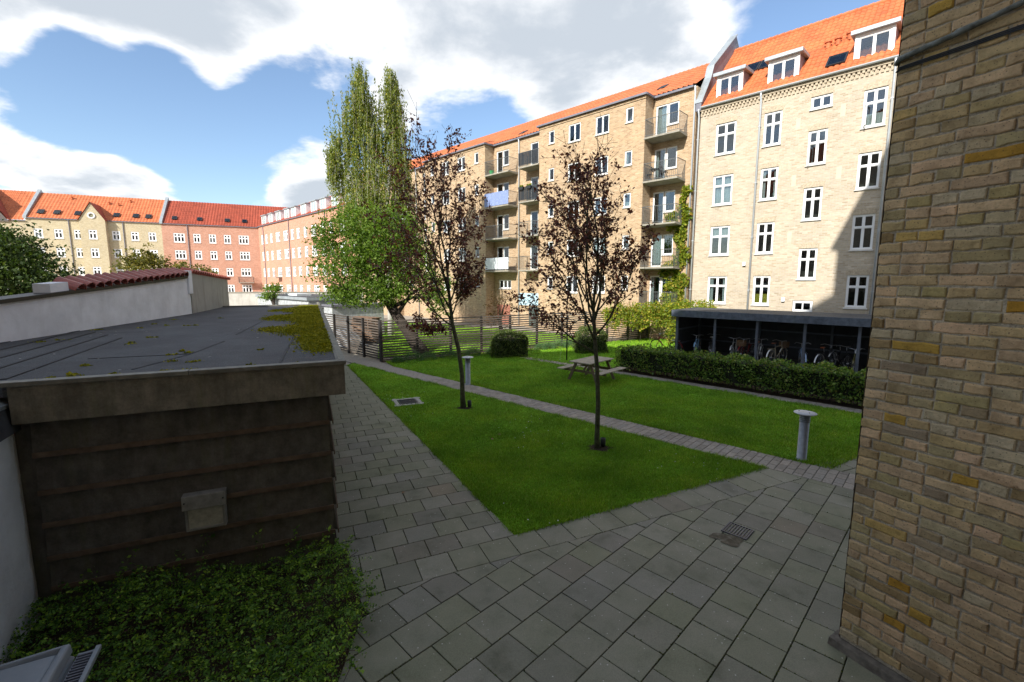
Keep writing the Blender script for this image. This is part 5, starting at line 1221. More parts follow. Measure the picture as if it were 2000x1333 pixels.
def grates():
    im = simple('cast_iron', (.085, .09, .11), .4, .5, var=.3, scale=20)
    b = tag(empty('drain_grate', (3.27, 6.18, .012), R(45)), 'black iron drain grate set in the slab paving', 'drain'); w, l = .345, .345
    m = MB(); m.box(-w/2, w/2, -l/2, -l/2+.02, -.02, .012); m.box(-w/2, w/2, l/2-.02, l/2, -.02, .012); m.box(-w/2, -w/2+.02, -l/2+.02, l/2-.02, -.02, .0115); m.box(w/2-.02, w/2, -l/2+.02, l/2-.02, -.02, .0115); m.build('frame', im, b, bevel=.003)
    for i in range(8): y = -l/2+.036+i*.039; 
    for i in range(8):
        y = -l/2+.03+i*.0385; MB().box(-w/2+.021, w/2-.021, y, y+.015, -.02, .009).build('bar', im, b)
    for x in (-.06, .06): MB().box(x-.012, x+.012, -l/2+.021, l/2-.021, -.03, -.004).build('cross_bar', im, b)
    MB().box(-w/2+.02, w/2-.02, -l/2+.02, l/2-.02, -.06, -.028).build('pit', simple('pit_black', (.006, .006, .006), .9), b)
    # silt fan washed towards the grate
    nr = np.random.default_rng(2); 
    m = MB(); c = v2(3.06, 5.98); ring = []
    for i in range(28):
        a = 2*math.pi*i/28; rr = .8*(.23+.07*math.sin(3*a+.4)+.03*math.sin(7*a)); ring.append((c.x+rr*1.25*math.cos(a), c.y+rr*.8*math.sin(a), .0135))
    m.v = [(c.x, c.y, .0205)]+ring; m.f = [(0, 1+i, 1+(i+1) % 28) for i in range(28)]
    tag(m.build('silt', groundmat('silt', [(.3, (.06, .048, .03)), (.5, (.13, .115, .085)), (.7, (.24, .22, .18))], 9, bm=.4)), 'patch of dried silt beside the drain grate', 'silt', kind='stuff')
    b = tag(empty('gully_grate', (-3.13, 13.3, .01), R(24)), 'round-barred gully grate framed by small stones in the lawn', 'drain'); sm = simple('sett_stone', (.46, .44, .40), .85, var=.25, scale=12, bumps=.3)
    m = MB(); m.box(-.26, .26, -.26, -.23, 0, .02); m.box(-.26, .26, .23, .26, 0, .02); m.box(-.26, -.23, -.23, .23, 0, .0195); m.box(.23, .26, -.23, .23, 0, .0195); m.build('frame', im, b)
    for i in range(7): MB().box(-.229, .229, -.2+i*.06, -.17+i*.06, -.01, .016).build('bar', im, b)
    MB().box(-.229, .229, -.229, .229, -.03, -.005).build('pit', simple('pit_black2', (.006, .006, .006), .9), b)
    for side in range(4):
        for i in range(7):
            a = side*math.pi/2; x = -.39+i*.125; y = -.33; xx = x*math.cos(a)-y*math.sin(a); yy = x*math.sin(a)+y*math.cos(a)
            o = MB().box(-.055, .055, -.055, .055, -.03, .016+rnd.uniform(-.003, .004)).build('stone', sm, b, (xx, yy, 0), rnd.uniform(-.06, .06), bevel=.012)
grates()
def uplight(loc, label):
    b = tag(empty('uplight', (*loc, 0)), label, 'lamp', 'uplights at the plum trees'); MB().lathe([(.0, .02), (.05, .02), (.058, .06), (.058, .20), (.045, .205), (.045, .17), (0, .17)], 16).build('housing', M['metal_dark'], b, smooth=True); MB().tube([(0, 0, 0), (0, 0, .03)], .02, 8).build('spike', M['metal_dark'], b)
uplight((-1.22, 12.72), 'small black uplight at the foot of the left plum tree'); uplight((1.99, 9.58), 'small black uplight at the foot of the right plum tree')
for loc, lb in (((1.9, 9.48), 'bare soil ring round the right plum tree'), ((-1.36, 12.62), 'bare soil ring round the left plum tree')):
    ring = [(loc[0]+(.24+.08*math.sin(5*a+loc[0]))*math.cos(a)*1.15, loc[1]+(.24+.06*math.sin(4*a))*math.sin(a)*(.8 if loc[0] > 0 else .5), .016) for a in np.linspace(0, 6.05, 20)]
    tag(MB().poly(ring).build('soil_patch', M['soil']), lb, 'soil', kind='stuff')
def wheelie_bin():
    # lid top seen in the lower left corner
    b = tag(empty('waste_bin', (-3.15, 2.55, 0), R(27)), 'grey plastic waste bin with flat lid in the lower left corner', 'bin'); gm = simple('bin_grey', (.22, .25, .28), .45, var=.12, scale=5, bumps=.05); dkm = simple('bin_dark', (.10, .105, .13), .5, var=.2, scale=6)
    MB().hexa([(-.62, -.30, .08), (.16, -.30, .08), (.16, .22, .08), (-.62, .22, .08)], [(-.70, -.36, .96), (.24, -.36, .96), (.24, .27, .96), (-.70, .27, .96)]).build('body', dkm, b, bevel=.03)
    # lid: raised pan with a chamfered rim and a dividing seam
    m = MB(); m.hexa([(-.74, -.40, .955), (.22, -.40, .955), (.22, .31, .955), (-.74, .31, .955)], [(-.70, -.36, 1.04), (.13, -.36, 1.05), (.13, .25, 1.05), (-.70, .25, 1.04)]); lid = m.build('lid', gm, b, bevel=.02)
    MB().hexa([(.13, -.38, 1.0), (.205, -.38, 1.0), (.205, .30, 1.0), (.13, .27, 1.0)], [(.15, -.38, 1.075), (.195, -.38, 1.075), (.195, .30, 1.075), (.15, .28, 1.075)]).build('rim', gm, lid, bevel=.015)
    MB().hexa([(-.35, .245, 1.0), (.13, .245, 1.0), (.2, .30, 1.0), (-.35, .30, 1.0)], [(-.35, .27, 1.045), (.14, .27, 1.075), (.19, .295, 1.075), (-.35, .295, 1.045)]).build('rim', gm, lid, bevel=.01)
    MB().box(-.6, .125, -.075, -.055, 1.05, 1.056).build('seam', M['metal_dark'], lid)
    h = MB(); h.box(.235, .36, -.38, .27, .975, .995); h.build('handle', gm, lid, bevel=.006)
    for i in range(22): MB().box(.245, .325, -.365+i*.028, -.353+i*.028, .994, 1.006).build('rib', dkm, lid)
    MB().box(.335, .365, -.38, .27, .99, 1.02).build('handle_edge', gm, lid, bevel=.005)
wheelie_bin()

# ------------------------------------------------------------------ plants
bark_d = simple('plum_bark', (.055, .045, .032), .9, var=.4, scale=12, c2=(.075, .08, .04), bumps=.5); bark_g = simple('grey_bark', (.045, .034, .026), .9, var=.4, scale=8, bumps=.6); bark_b = simple('birch_bark', (.50, .48, .43), .8, var=.35, scale=5)
def grow(mb, p, d, L, r, lvl, P, tips, tr):
    """one branch with its side branches; collects leaf anchor points in tips"""
    n = max(3, int(L/P['step'])); pts = [p.copy()]; q = p.copy(); dd = d.normalized()
    for i in range(n):
        dd = (dd+Vector((tr.gauss(0, 1), tr.gauss(0, 1), tr.gauss(0, 1)))*P['wig']+Vector((0, 0, P['up'][min(lvl, len(P['up'])-1)]))).normalized()
        q = q+dd*(L/n); pts.append(q.copy())
    rad = [max(P['rmin'], r*(1-.75*i/n)) for i in range(n+1)]
    mb.tube(pts, rad, 7 if lvl == 0 else 5 if lvl == 1 else 4, cap=lvl < 2)
    if lvl >= P['leaf_from']:
        for i in range(1, n+1):
            tips.append((pts[i], (pts[i]-pts[i-1]).normalized()))
    if lvl < P['levels']:
        k = P['kids'][lvl]
        for c in range(k):
            t = P['first'][lvl]+(1-P['first'][lvl])*(c+tr.random()*.8)/k; i = min(n-1, int(t*n)); a0 = pts[i]+(pts[i+1]-pts[i])*(t*n-i)
            ax = (pts[i+1]-pts[i]).normalized(); az = c*2.4+tr.random()*1.2; o = ax.orthogonal().normalized(); o = Matrix.Rotation(az, 3, ax) @ o
            ang = R(P['ang'][lvl]+tr.uniform(-10, 10)); nd_ = ax*math.cos(ang)+o*math.sin(ang)
            grow(mb, a0, nd_, L*P['ratio'][lvl]*(1.15-.45*t)*tr.uniform(.75, 1.15), max(P['rmin'], rad[i]*.62), lvl+1, P, tips, tr)
plum_l = leafmat('plum_leaves', [(0, (0.069, 0.02415, 0.02932)), (.45, (0.1466, 0.0483, 0.05175)), (.8, (0.2415, 0.08625, 0.07762)), (1, (0.3795, 0.1552, 0.1035))], .25, .38)
def plum(base, label, trunk, limbs, seed, nleaf, size, keep):
    tr = random.Random(seed); b = tag(empty('plum_tree', (base[0], base[1], 0)), label, 'tree', 'purple-leaved plum trees'); mb = MB(); tips = []
    pts = [Vector(p) for p in trunk[0]]; mb.tube(pts, trunk[1], 10)
    P = dict(step=.22, wig=.10, up=[.10, .06, .03], levels=2, kids=[8, 4], first=[.18, .15], ang=[38, 45], ratio=[.48, .5], leaf_from=1, rmin=.004)
    for (z, d, L, r) in limbs:
        # point on the trunk at height z
        i = 0
        while i < len(pts)-2 and pts[i+1].z < z: i += 1
        t = (z-pts[i].z)/max(.01, pts[i+1].z-pts[i].z); p = pts[i]+(pts[i+1]-pts[i])*min(1, t); grow(mb, p, Vector(d), L, r, 0, P, tips, tr)
    mb.build('trunk', bark_d, b, smooth=True)
    A = np.array([t[0] for t in tips]); Dv = np.array([t[1] for t in tips]); nr = np.random.default_rng(seed)
    k = keep(A); A = A[k]; Dv = Dv[k]; idx = nr.integers(0, len(A), nleaf)
    C = A[idx]-Dv[idx]*nr.uniform(0, .2, (nleaf, 1))+nr.normal(size=(nleaf, 3))*.05
    place('crown', leaves('crown', C, size, plum_l, .52, .15), b)
plum((1.86, 9.5), 'purple-leaved plum tree nearest the camera, on the front lawn',
     ([(0, 0, -.05), (-.02, 0, .25), (-.01, .02, 1.0), (-.04, .05, 1.7), (-.10, .05, 2.3), (-.15, .05, 3.0)], [.075, .058, .05, .047, .043, .034]),
     [(2.05, (-.9, .1, .62), 1.9, .022), (2.35, (-.62, -.4, .9), 2.2, .024), (2.45, (.62, -.2, .8), 1.9, .024), (2.6, (-.25, .6, 1.1), 2.6, .026), (2.75, (.35, .25, 1.2), 3.0, .028), (2.95, (-.3, -.25, 1.2), 2.9, .028), (3.0, (.05, .0, 1.2), 3.0, .030), (2.9, (.8, .35, .75), 1.6, .02), (2.7, (-.95, .25, .75), 2.3, .02), (3.0, (.5, .5, 1.0), 2.4, .02), (2.95, (-.6, .3, 1.1), 2.8, .02)],
     5, 7600, .072, lambda A: (A[:, 2] > 2.55) & (A[:, 2] < 6.15))
plum((-1.39, 12.68), 'purple-leaved plum tree further off, leaning to the left',
     ([(0, 0, -.05), (-.02, 0, .3), (-.03, 0, 1.0), (-.12, .02, 1.7), (-.28, .05, 2.4), (-.36, .05, 3.2), (-.42, .05, 4.2)], [.09, .07, .062, .058, .052, .042, .03]),
     [(2.35, (-.95, .1, .35), 2.6, .026), (2.5, (-.8, -.3, .8), 2.9, .028), (2.6, (.45, -.2, .9), 1.6, .022), (2.8, (-.85, .3, .9), 3.2, .028), (3.0, (.4, .3, 1.1), 2.2, .024), (3.2, (-.35, -.4, 1.2), 3.4, .028), (3.5, (-.55, .2, 1.3), 3.6, .028), (3.8, (.15, .2, 1.3), 3.0, .026), (4.1, (-.25, .0, 1.4), 3.2, .026), (4.0, (.45, -.1, 1.1), 2.0, .02), (2.25, (-.9, -.2, .12), 1.0, .012), (2.9, (.7, .1, .5), 1.0, .016)],
     9, 9800, .078, lambda A: (A[:, 2] > 1.9) & (A[:, 2] < 7.6))
def clump_crown(name, blobs, n, size, mat, seed, shell=.55, aspect=.6, droop=.1, sub=14):
    """leaves gathered in many small sprays spread through ellipsoid lobes"""
    nr = np.random.default_rng(seed); out = []; vol = np.array([b[1][0]*b[1][1]*b[1][2] for b in blobs]); vol = vol**.75/np.sum(vol**.75)
    for (c, r), f in zip(blobs, vol):
        k = max(4, int(n*f/sub)); d = nr.normal(size=(k, 3)); d /= np.linalg.norm(d, axis=1)[:, None]; rad = nr.uniform(shell**3, 1, (k, 1))**(1/3)*(1+.16*nr.normal(size=(k, 1)))
        cc = np.array(c)+d*rad*np.array(r)
        m = nr.normal(size=(k, sub, 3))*(.16*np.mean(r)**.6, .16*np.mean(r)**.6, .10*np.mean(r)**.6)
        out.append((cc[:, None, :]+m).reshape(-1, 3))
    return leaves(name, np.concatenate(out), size, mat, aspect, droop)
green_l = leafmat('bright_leaves', [(0, (0.06075, 0.1148, 0.0135)), (.5, (0.1148, 0.2025, 0.0243)), (1, (0.2025, 0.297, 0.04725))], .42)
dark_l = leafmat('dark_leaves', [(0, (.022, .045, .009)), (.5, (.04, .075, .013)), (1, (.075, .11, .02))], .3)
birch_l = leafmat('birch_leaves', [(0, (0.0858, 0.1326, 0.02246)), (.5, (0.156, 0.2028, 0.03744)), (.85, (0.2652, 0.2964, 0.05616)), (1, (0.4056, 0.3588, 0.05616))], .4)
olive_l = leafmat('olive_leaves', [(0, (.06, .075, .014)), (.5, (.13, .13, .025)), (1, (.24, .20, .04))], .35)
def leaning_tree():
    b = tag(empty('leaning_tree', (-4.5, 22.6, 0)), 'bright green tree with a thick leaning trunk behind the fence', 'tree'); mb = MB()
    T = [(0, 0, -.05), (-.25, .05, .35), (-.75, .15, 1.1), (-1.3, .2, 1.9), (-1.75, .25, 2.7), (-2.0, .3, 3.6), (-2.1, .35, 4.6)]; mb.tube(T, [.42, .33, .27, .25, .23, .18, .12], 12)
    tr = random.Random(4)
    for (p, q) in (((-1.3, .2, 1.9), (.6, .6, 3.6)), ((-1.75, .25, 2.7), (-4.2, .3, 4.4)), ((-1.75, .25, 2.7), (-3.4, -.9, 3.2)), ((-2.0, .3, 3.6), (-.6, .2, 6.0)), ((-2.0, .3, 3.6), (-3.4, .6, 6.2)), ((-2.1, .35, 4.6), (-1.9, .4, 7.4)), ((-1.5, .2, 2.3), (.9, -.2, 2.8))):
        p = Vector(p); q = Vector(q); mid = (p+q)/2+Vector((tr.uniform(-.3, .3), tr.uniform(-.3, .3), .25)); mb.tube([p, mid, q], [.12, .08, .03], 7)
        for k in range(5): t = tr.uniform(.3, 1); a = p+(q-p)*t; mb.tube([a, a+Vector((tr.uniform(-.9, .9), tr.uniform(-.7, .7), tr.uniform(-.1, .9)))], [.035, .01], 5)
    mb.build('trunk', bark_g, b, smooth=True)
    blobs = [((-3.6, 0, 4.2), (1.5, 1.4, 1.2)), ((-4.6, .2, 5.6), (.8, .9, .9)), ((-2.2, .3, 4.9), (1.6, 1.5, 1.3)), ((-2.6, -.2, 3.0), (1.7, 1.3, .7)), ((-.6, .4, 4.6), (1.3, 1.2, 1.3)), ((-1.2, .4, 6.2), (1.5, 1.2, 1.1)), ((-3.1, .4, 6.4), (1.3, 1.1, 1.0)), ((.6, .3, 3.3), (1.0, .9, .8)), ((-3.9, -.2, 2.9), (.8, .8, .5)), ((-1.4, -.1, 3.3), (1.2, 1.0, .6)), ((1.0, -.1, 2.3), (.5, .5, .45))]
    place('crown', clump_crown('crown', blobs, 33000, .115, green_l, 21, .35), b)
leaning_tree()
def weeping_birch():
    b = tag(empty('weeping_birch', (-8.1, 30.3, -.35)), 'tall weeping birch with two drooping tops against the sky', 'tree'); mb = MB(); tr = random.Random(8); nr = np.random.default_rng(8)
    mb.tube([(0, 0, -.05), (.05, 0, 3), (-.1, .1, 6), (-.5, .2, 9), (-1.0, .2, 12.5), (-1.4, .2, 16.3)], [.24, .2, .18, .15, .10, .03], 9); mb.tube([(-.2, .1, 7), (.2, .0, 10), (.45, 0, 13), (.6, 0, 16.0)], [.13, .11, .08, .03], 7)
    heads = []
    for (x, z, w) in ((-1.45, 17.0, .45), (-1.35, 16.3, .8), (-1.7, 15.4, 1.0), (-1.1, 15.2, .8), (.55, 16.8, .4), (.6, 16.0, .7), (.75, 15.0, .8), (.35, 14.6, .7), (-2.0, 14.2, 1.0), (-1.0, 14.0, 1.0), (.9, 13.6, .8), (-.2, 13.2, .9), (-2.6, 13.0, .8), (-1.6, 12.6, 1.2), (.6, 12.4, 1.0), (1.2, 11.6, .6), (-3.3, 12.2, .5), (-3.1, 11.2, .6), (-.4, 11.4, 1.4), (-1.9, 11.0, 1.2), (1.0, 10.4, .8), (-.9, 9.8, 1.7), (.4, 9.2, 1.2), (-1.6, 8.8, 1.5), (-.6, 7.8, 1.8), (.6, 7.6, 1.2), (-.9, 6.8, 1.6)):
        heads.append((x, z, w)); mb.tube([(x*.55, 0, z-1.8), (x*.85, 0, z-.5), (x, 0, z-.4)], [.03, .018, .008], 5)
    C = []; D = []
    for (x, z, w) in heads:
        for s in range(int(20+44*w)):
            px = x+nr.normal()*w*.46; py = nr.normal()*max(.7, w)*.6; pz = z+nr.normal()*.25; L = nr.uniform(.9, 2.7)*(.7+.3*min(1, w)); n = int(L*26); t = np.sort(nr.uniform(0, 1, n)); sw = nr.normal(size=2)*.12
            pts = np.stack([px+sw[0]*t+nr.normal(size=n)*.05, py+sw[1]*t+nr.normal(size=n)*.05, pz-L*t], 1); C.append(pts); D.append(np.tile((0, 0, -1.0), (n, 1)))
            if s % 3 == 0: mb.tube([(px, py, pz), (px+sw[0], py+sw[1], pz-L)], .006, 3, cap=False)
    mb.build('trunk', bark_b, b, smooth=True)
    place('crown', leaves('crown', np.concatenate(C),  .13, birch_l, .42, 0, D=np.concatenate(D)), b)
weeping_birch()
def round_tree(name, loc, label, blobs, n, size, mat, seed, th, bark=bark_g, group=None):
    b = tag(empty(name, (loc[0], loc[1], 0)), label, 'tree', group); mb = MB(); mb.tube([(0, 0, -.05), (.05, .03, th*.5), (0, 0, th)], [.16, .13, .10], 8); tr = random.Random(seed)
    for (c, r) in blobs: c = Vector(c); mb.tube([(0, 0, th*.8), c*.5+Vector((0, 0, th*.5)), c], [.08, .05, .015], 5)
    mb.build('trunk', bark, b, smooth=True); place('crown', clump_crown('crown', blobs, n, size, mat, seed, .3), b)
round_tree('garden_tree', (-23.6, 21.5), 'dense dark green tree at the left edge behind the white wall', [((-.6, 0, 4.0), (2.4, 2.2, 2.0)), ((.9, -.2, 3.3), (1.9, 1.6, 1.5)), ((-1.8, 0, 5.2), (1.6, 1.5, 1.3)), ((-.2, .3, 5.3), (1.1, 1.1, .9)), ((1.8, 0, 2.6), (1.3, 1.2, 1.0))], 27000, .14, dark_l, 31, 2.4)
round_tree('garden_tree', (-33.0, 41.5), 'olive green tree in front of the cream house', [((0, 0, 4.3), (2.2, 1.8, 1.9)), ((-.9, 0, 5.3), (.9, .9, 1.0)), ((.6, 0, 5.6), (.8, .8, .9)), ((-1.6, 0, 3.4), (1.3, 1.2, 1.1)), ((1.7, 0, 3.6), (1.2, 1.1, 1.0))], 6500, .2, olive_l, 32, 3)
round_tree('garden_tree', (-28.9, 41.5), 'lower yellowish tree beside the olive one, before the red house', [((0, 0, 3.9), (1.9, 1.5, 1.2)), ((1.3, 0, 3.5), (1.4, 1.1, .9)), ((-1.0, 0, 4.4), (.9, .9, .7))], 5000, .2, olive_l, 33, 2.6)
round_tree('young_tree', (-17.0, 32.5), 'small bright green tree top beside the clapboard shed roof', [((0, 0, 2.9), (.7, .6, .5)), ((-.4, 0, 2.5), (.5, .5, .35)), ((.3, .1, 3.2), (.35, .35, .3))], 1500, .11, green_l, 34, 2.4)
round_tree('bare_shrub', (-.75, 28.3), 'thin reddish shrub behind the fence between the plum trees', [((0, 0, 2.0), (.9, .7, .8)), ((-.5, 0, 1.4), (.8, .6, .6)), ((.4, 0, 2.5), (.5, .5, .5)), ((.1, 0, 1.0), (.8, .6, .5))], 900, .09, leafmat('rust_leaves', [(0, (.08, .05, .02)), (.5, (.16, .09, .04)), (1, (.20, .12, .06))], .3), 35, 1.3)
# beech hedge
hedge_l = leafmat('beech_leaves', [(0, (0.05569, 0.1207, 0.01857)), (.5, (0.1207, 0.2228, 0.03713)), (.85, (0.2228, 0.3156, 0.06497)), (1, (0.3156, 0.297, 0.08353))], .25, .42)
def box_hedge(name, origin, rz, L, Dp, Ht, label, n, size, mat, seed, cat='hedge', z0=.12, rough=.05, top_round=0.0, stems=True):
    b = tag(empty(name, (origin.x, origin.y, 0), rz), label, cat); nr = np.random.default_rng(seed)
    areas = [L*Ht, L*Ht*.5, L*Dp*1.2, Dp*Ht, Dp*Ht, L*Dp*.3]; pr_ = np.array(areas)/sum(areas); f = nr.choice(6, n, p=pr_); u = nr.uniform(size=n); v = nr.uniform(size=n); P = np.zeros((n, 3))
    for k in range(6):
        m = f == k
        if k == 0: P[m] = np.stack([u[m]*L, np.zeros(m.sum()), z0+v[m]*(Ht-z0)], 1)
        if k == 1: P[m] = np.stack([u[m]*L, np.full(m.sum(), Dp), z0+v[m]*(Ht-z0)], 1)
        if k == 2: P[m] = np.stack([u[m]*L, v[m]*Dp, np.full(m.sum(), Ht)], 1)
        if k == 3: P[m] = np.stack([np.zeros(m.sum()), u[m]*Dp, z0+v[m]*(Ht-z0)], 1)
        if k == 4: P[m] = np.stack([np.full(m.sum(), L), u[m]*Dp, z0+v[m]*(Ht-z0)], 1)
        if k == 5: P[m] = np.stack([u[m]*L, v[m]*Dp, z0+nr.uniform(size=m.sum())*(Ht-z0)], 1)
    c = np.array([L/2, Dp/2, Ht*.5]); wob = rough*1.2*(np.sin(P[:, 0]*5.1+P[:, 2]*4)+np.sin(P[:, 0]*2.3+1+P[:, 1]*6)+.7*np.sin(P[:, 0]*11.7+P[:, 2]*9))
    dirn = np.stack([np.zeros(n), np.where(f == 0, -1, np.where(f == 1, 1, 0)), np.where(f == 2, 1, 0)], 1).astype(float); dirn[f == 3] = (-1, 0, 0); dirn[f == 4] = (1, 0, 0)
    P = P+dirn*(wob+nr.normal(size=n)*rough*.8)[:, None]; 
    if top_round: e = np.abs((P[:, 0]-L/2)/(L/2)); P[:, 2] -= top_round*np.clip(e, 0, 1.2)**4; 
    place('foliage', leaves('foliage', P, size, mat, .62, .25), b)
    core = MB(); core.box(.10, L-.10, .10, Dp-.10, z0+.08, Ht-.1-top_round); core.build('dark_core', simple('hedge_core', (.012, .016, .006), 1), b)  # solid near-black box, the dark inside of the foliage put into colour
    if stems:
        st = MB(); x = .1
        while x < L: 
            y = Dp/2+nr.normal()*.08; st.tube([(x, y, 0), (x+nr.normal()*.05, y+nr.normal()*.05, .3)], .014, 5)
            for q in range(2): st.tube([(x, y, .02), (x+nr.normal()*.12, .08+nr.uniform()*.2, .35)], .007, 4)
            x += .16
        st.build('stems', bark_g, b)
    return b
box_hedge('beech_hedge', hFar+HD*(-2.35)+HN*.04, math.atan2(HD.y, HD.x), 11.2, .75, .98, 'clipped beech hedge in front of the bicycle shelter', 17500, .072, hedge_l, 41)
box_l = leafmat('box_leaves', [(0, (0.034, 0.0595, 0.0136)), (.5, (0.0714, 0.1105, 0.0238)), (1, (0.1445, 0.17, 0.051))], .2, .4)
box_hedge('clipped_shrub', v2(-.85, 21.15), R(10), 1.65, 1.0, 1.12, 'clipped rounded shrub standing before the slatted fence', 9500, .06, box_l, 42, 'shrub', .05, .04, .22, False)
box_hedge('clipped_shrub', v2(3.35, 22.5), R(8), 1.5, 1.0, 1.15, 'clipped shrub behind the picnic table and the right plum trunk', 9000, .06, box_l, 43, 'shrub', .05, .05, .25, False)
# overgrown climber on the fence, and the creeper on the wall
lime_l = leafmat('lime_leaves', [(0, (0.1006, 0.1725, 0.01725)), (.5, (0.2156, 0.2875, 0.02875)), (.85, (0.4025, 0.3881, 0.04313)), (1, (0.46, 0.2875, 0.07188))], .45)
def fence_climber():
    b = tag(empty('fence_climber', (5.8, 26.5, 0)), 'lime green climber spilling over the end of the slatted fence', 'climber')
    path = [(0, 0), (.6, .15), (1.2, .25), (1.8, .38), (2.4, .45), (3.0, .35), (3.5, .0), (4.0, -.35), (4.5, -.7), (5.0, -1.05)]
    blobs = []
    for k, (x, y) in enumerate(path):
        blobs.append(((x, y, 1.75+.04*k+.08*math.sin(k*2.1)), (.5, .42, .48)))
        blobs.append(((x+.1, y-.25, 1.25-.09*max(0, k-4)+.1*math.sin(k*1.7)), (.4, .25, .40)))
        if k > 5: blobs.append(((x, y-.3, .55), (.4, .3, .5)))
    place('foliage', clump_crown('foliage', blobs, 14000, .095, lime_l, 51, .25, .7, .3, 10), b)
    m = MB()
    for (x, y) in path: m.tube([(x, y, 0), (x+rnd.uniform(-.2, .2), y-.1, .8), (x+rnd.uniform(-.3, .3), y-.08, 1.7)], .012, 5)
    m.build('stems', bark_g, b)
fence_climber()
def creeper():
    b = tag(empty('wall_creeper', F0, fA), 'lime green creeper climbing the corner between the two brick houses', 'climber'); nr = np.random.default_rng(52); blobs = []
    for k in range(26):
        z = 2.0+6.8*k/25; w = .45*(1-.55*(k/25))*(1+.4*math.sin(k*1.3)); blobs.append(((-.62-.15*math.sin(k*.9)-.2*(1-k/25), -.12, z), (w, .13, .28)))
    for (x, z) in ((-1.4, 7.4), (-1.35, 6.9), (-1.5, 4.4), (-1.7, 4.1), (-1.3, 3.3), (-1.5, 2.6)): blobs.append(((x, -.15, z), (.35, .15, .3)))
    place('foliage', clump_crown('foliage', blobs, 9500, .13, lime_l, 52, .2, .75, .3, 8), b)
    m = MB(); m.tube([(-.7, -.05, 0), (-.8, -.05, 3), (-.6, -.05, 6), (-.6, -.05, 8.6)], [.04, .03, .02, .008], 6); m.build('stems', bark_g, b)
creeper()
# lavender-like cushions at the foot of the fence
cush_l = leafmat('cushion_leaves', [(0, (0.056, 0.128, 0.042)), (.5, (0.096, 0.192, 0.072)), (1, (0.16, 0.272, 0.12))], .2, .7)
def cushion(p, r, label, seed):
    nr = np.random.default_rng(seed); n = 1700; r *= 1.2; d = nr.normal(size=(n, 3)); d[:, 2] = abs(d[:, 2]); d /= np.linalg.norm(d, axis=1)[:, None]; rad = (nr.uniform(.4, 1, (n, 1)))**.5; C = d*rad*(r, r*.85, r*.95)*(1+.1*nr.normal(size=(n, 1)))
    o = place('cushion_plant', leaves('cushion_plant', C, .05, cush_l, .25, 0, D=d), None, (p.x, p.y, .02)); tag(o, label, 'plant', 'cushion plants along the fence')
spots = [(.55, .24, 'small green cushion plant nearest the fence corner'), (1.25, .42, 'broad green cushion plant second from the fence corner'), (2.0, .34, 'round grey-green cushion plant third from the fence corner'), (3.0, .36, 'low cushion plant left of the near bollard lamp hood'), (4.25, .36, 'low cushion plant hidden behind the left plum trunk'), (5.3, .30, 'small cushion plant left of the clipped rounded shrub'),
         (8.2, .30, 'cushion plant touching the right side of the clipped rounded shrub'), (8.75, .32, 'cushion plant second to the right of the clipped rounded shrub'), (9.4, .40, 'largest cushion plant before the clothes dryer pole'), (10.1, .33, 'cushion plant just left of the clothes dryer pole'), (10.8, .36, 'cushion plant just right of the clothes dryer pole'), (11.5, .38, 'cushion plant next to the shrub behind the picnic table')]
for k, (t, r, lb) in enumerate(spots): cushion(FC+fR*t+v2(.28, -.50), r, lb, 60+k)
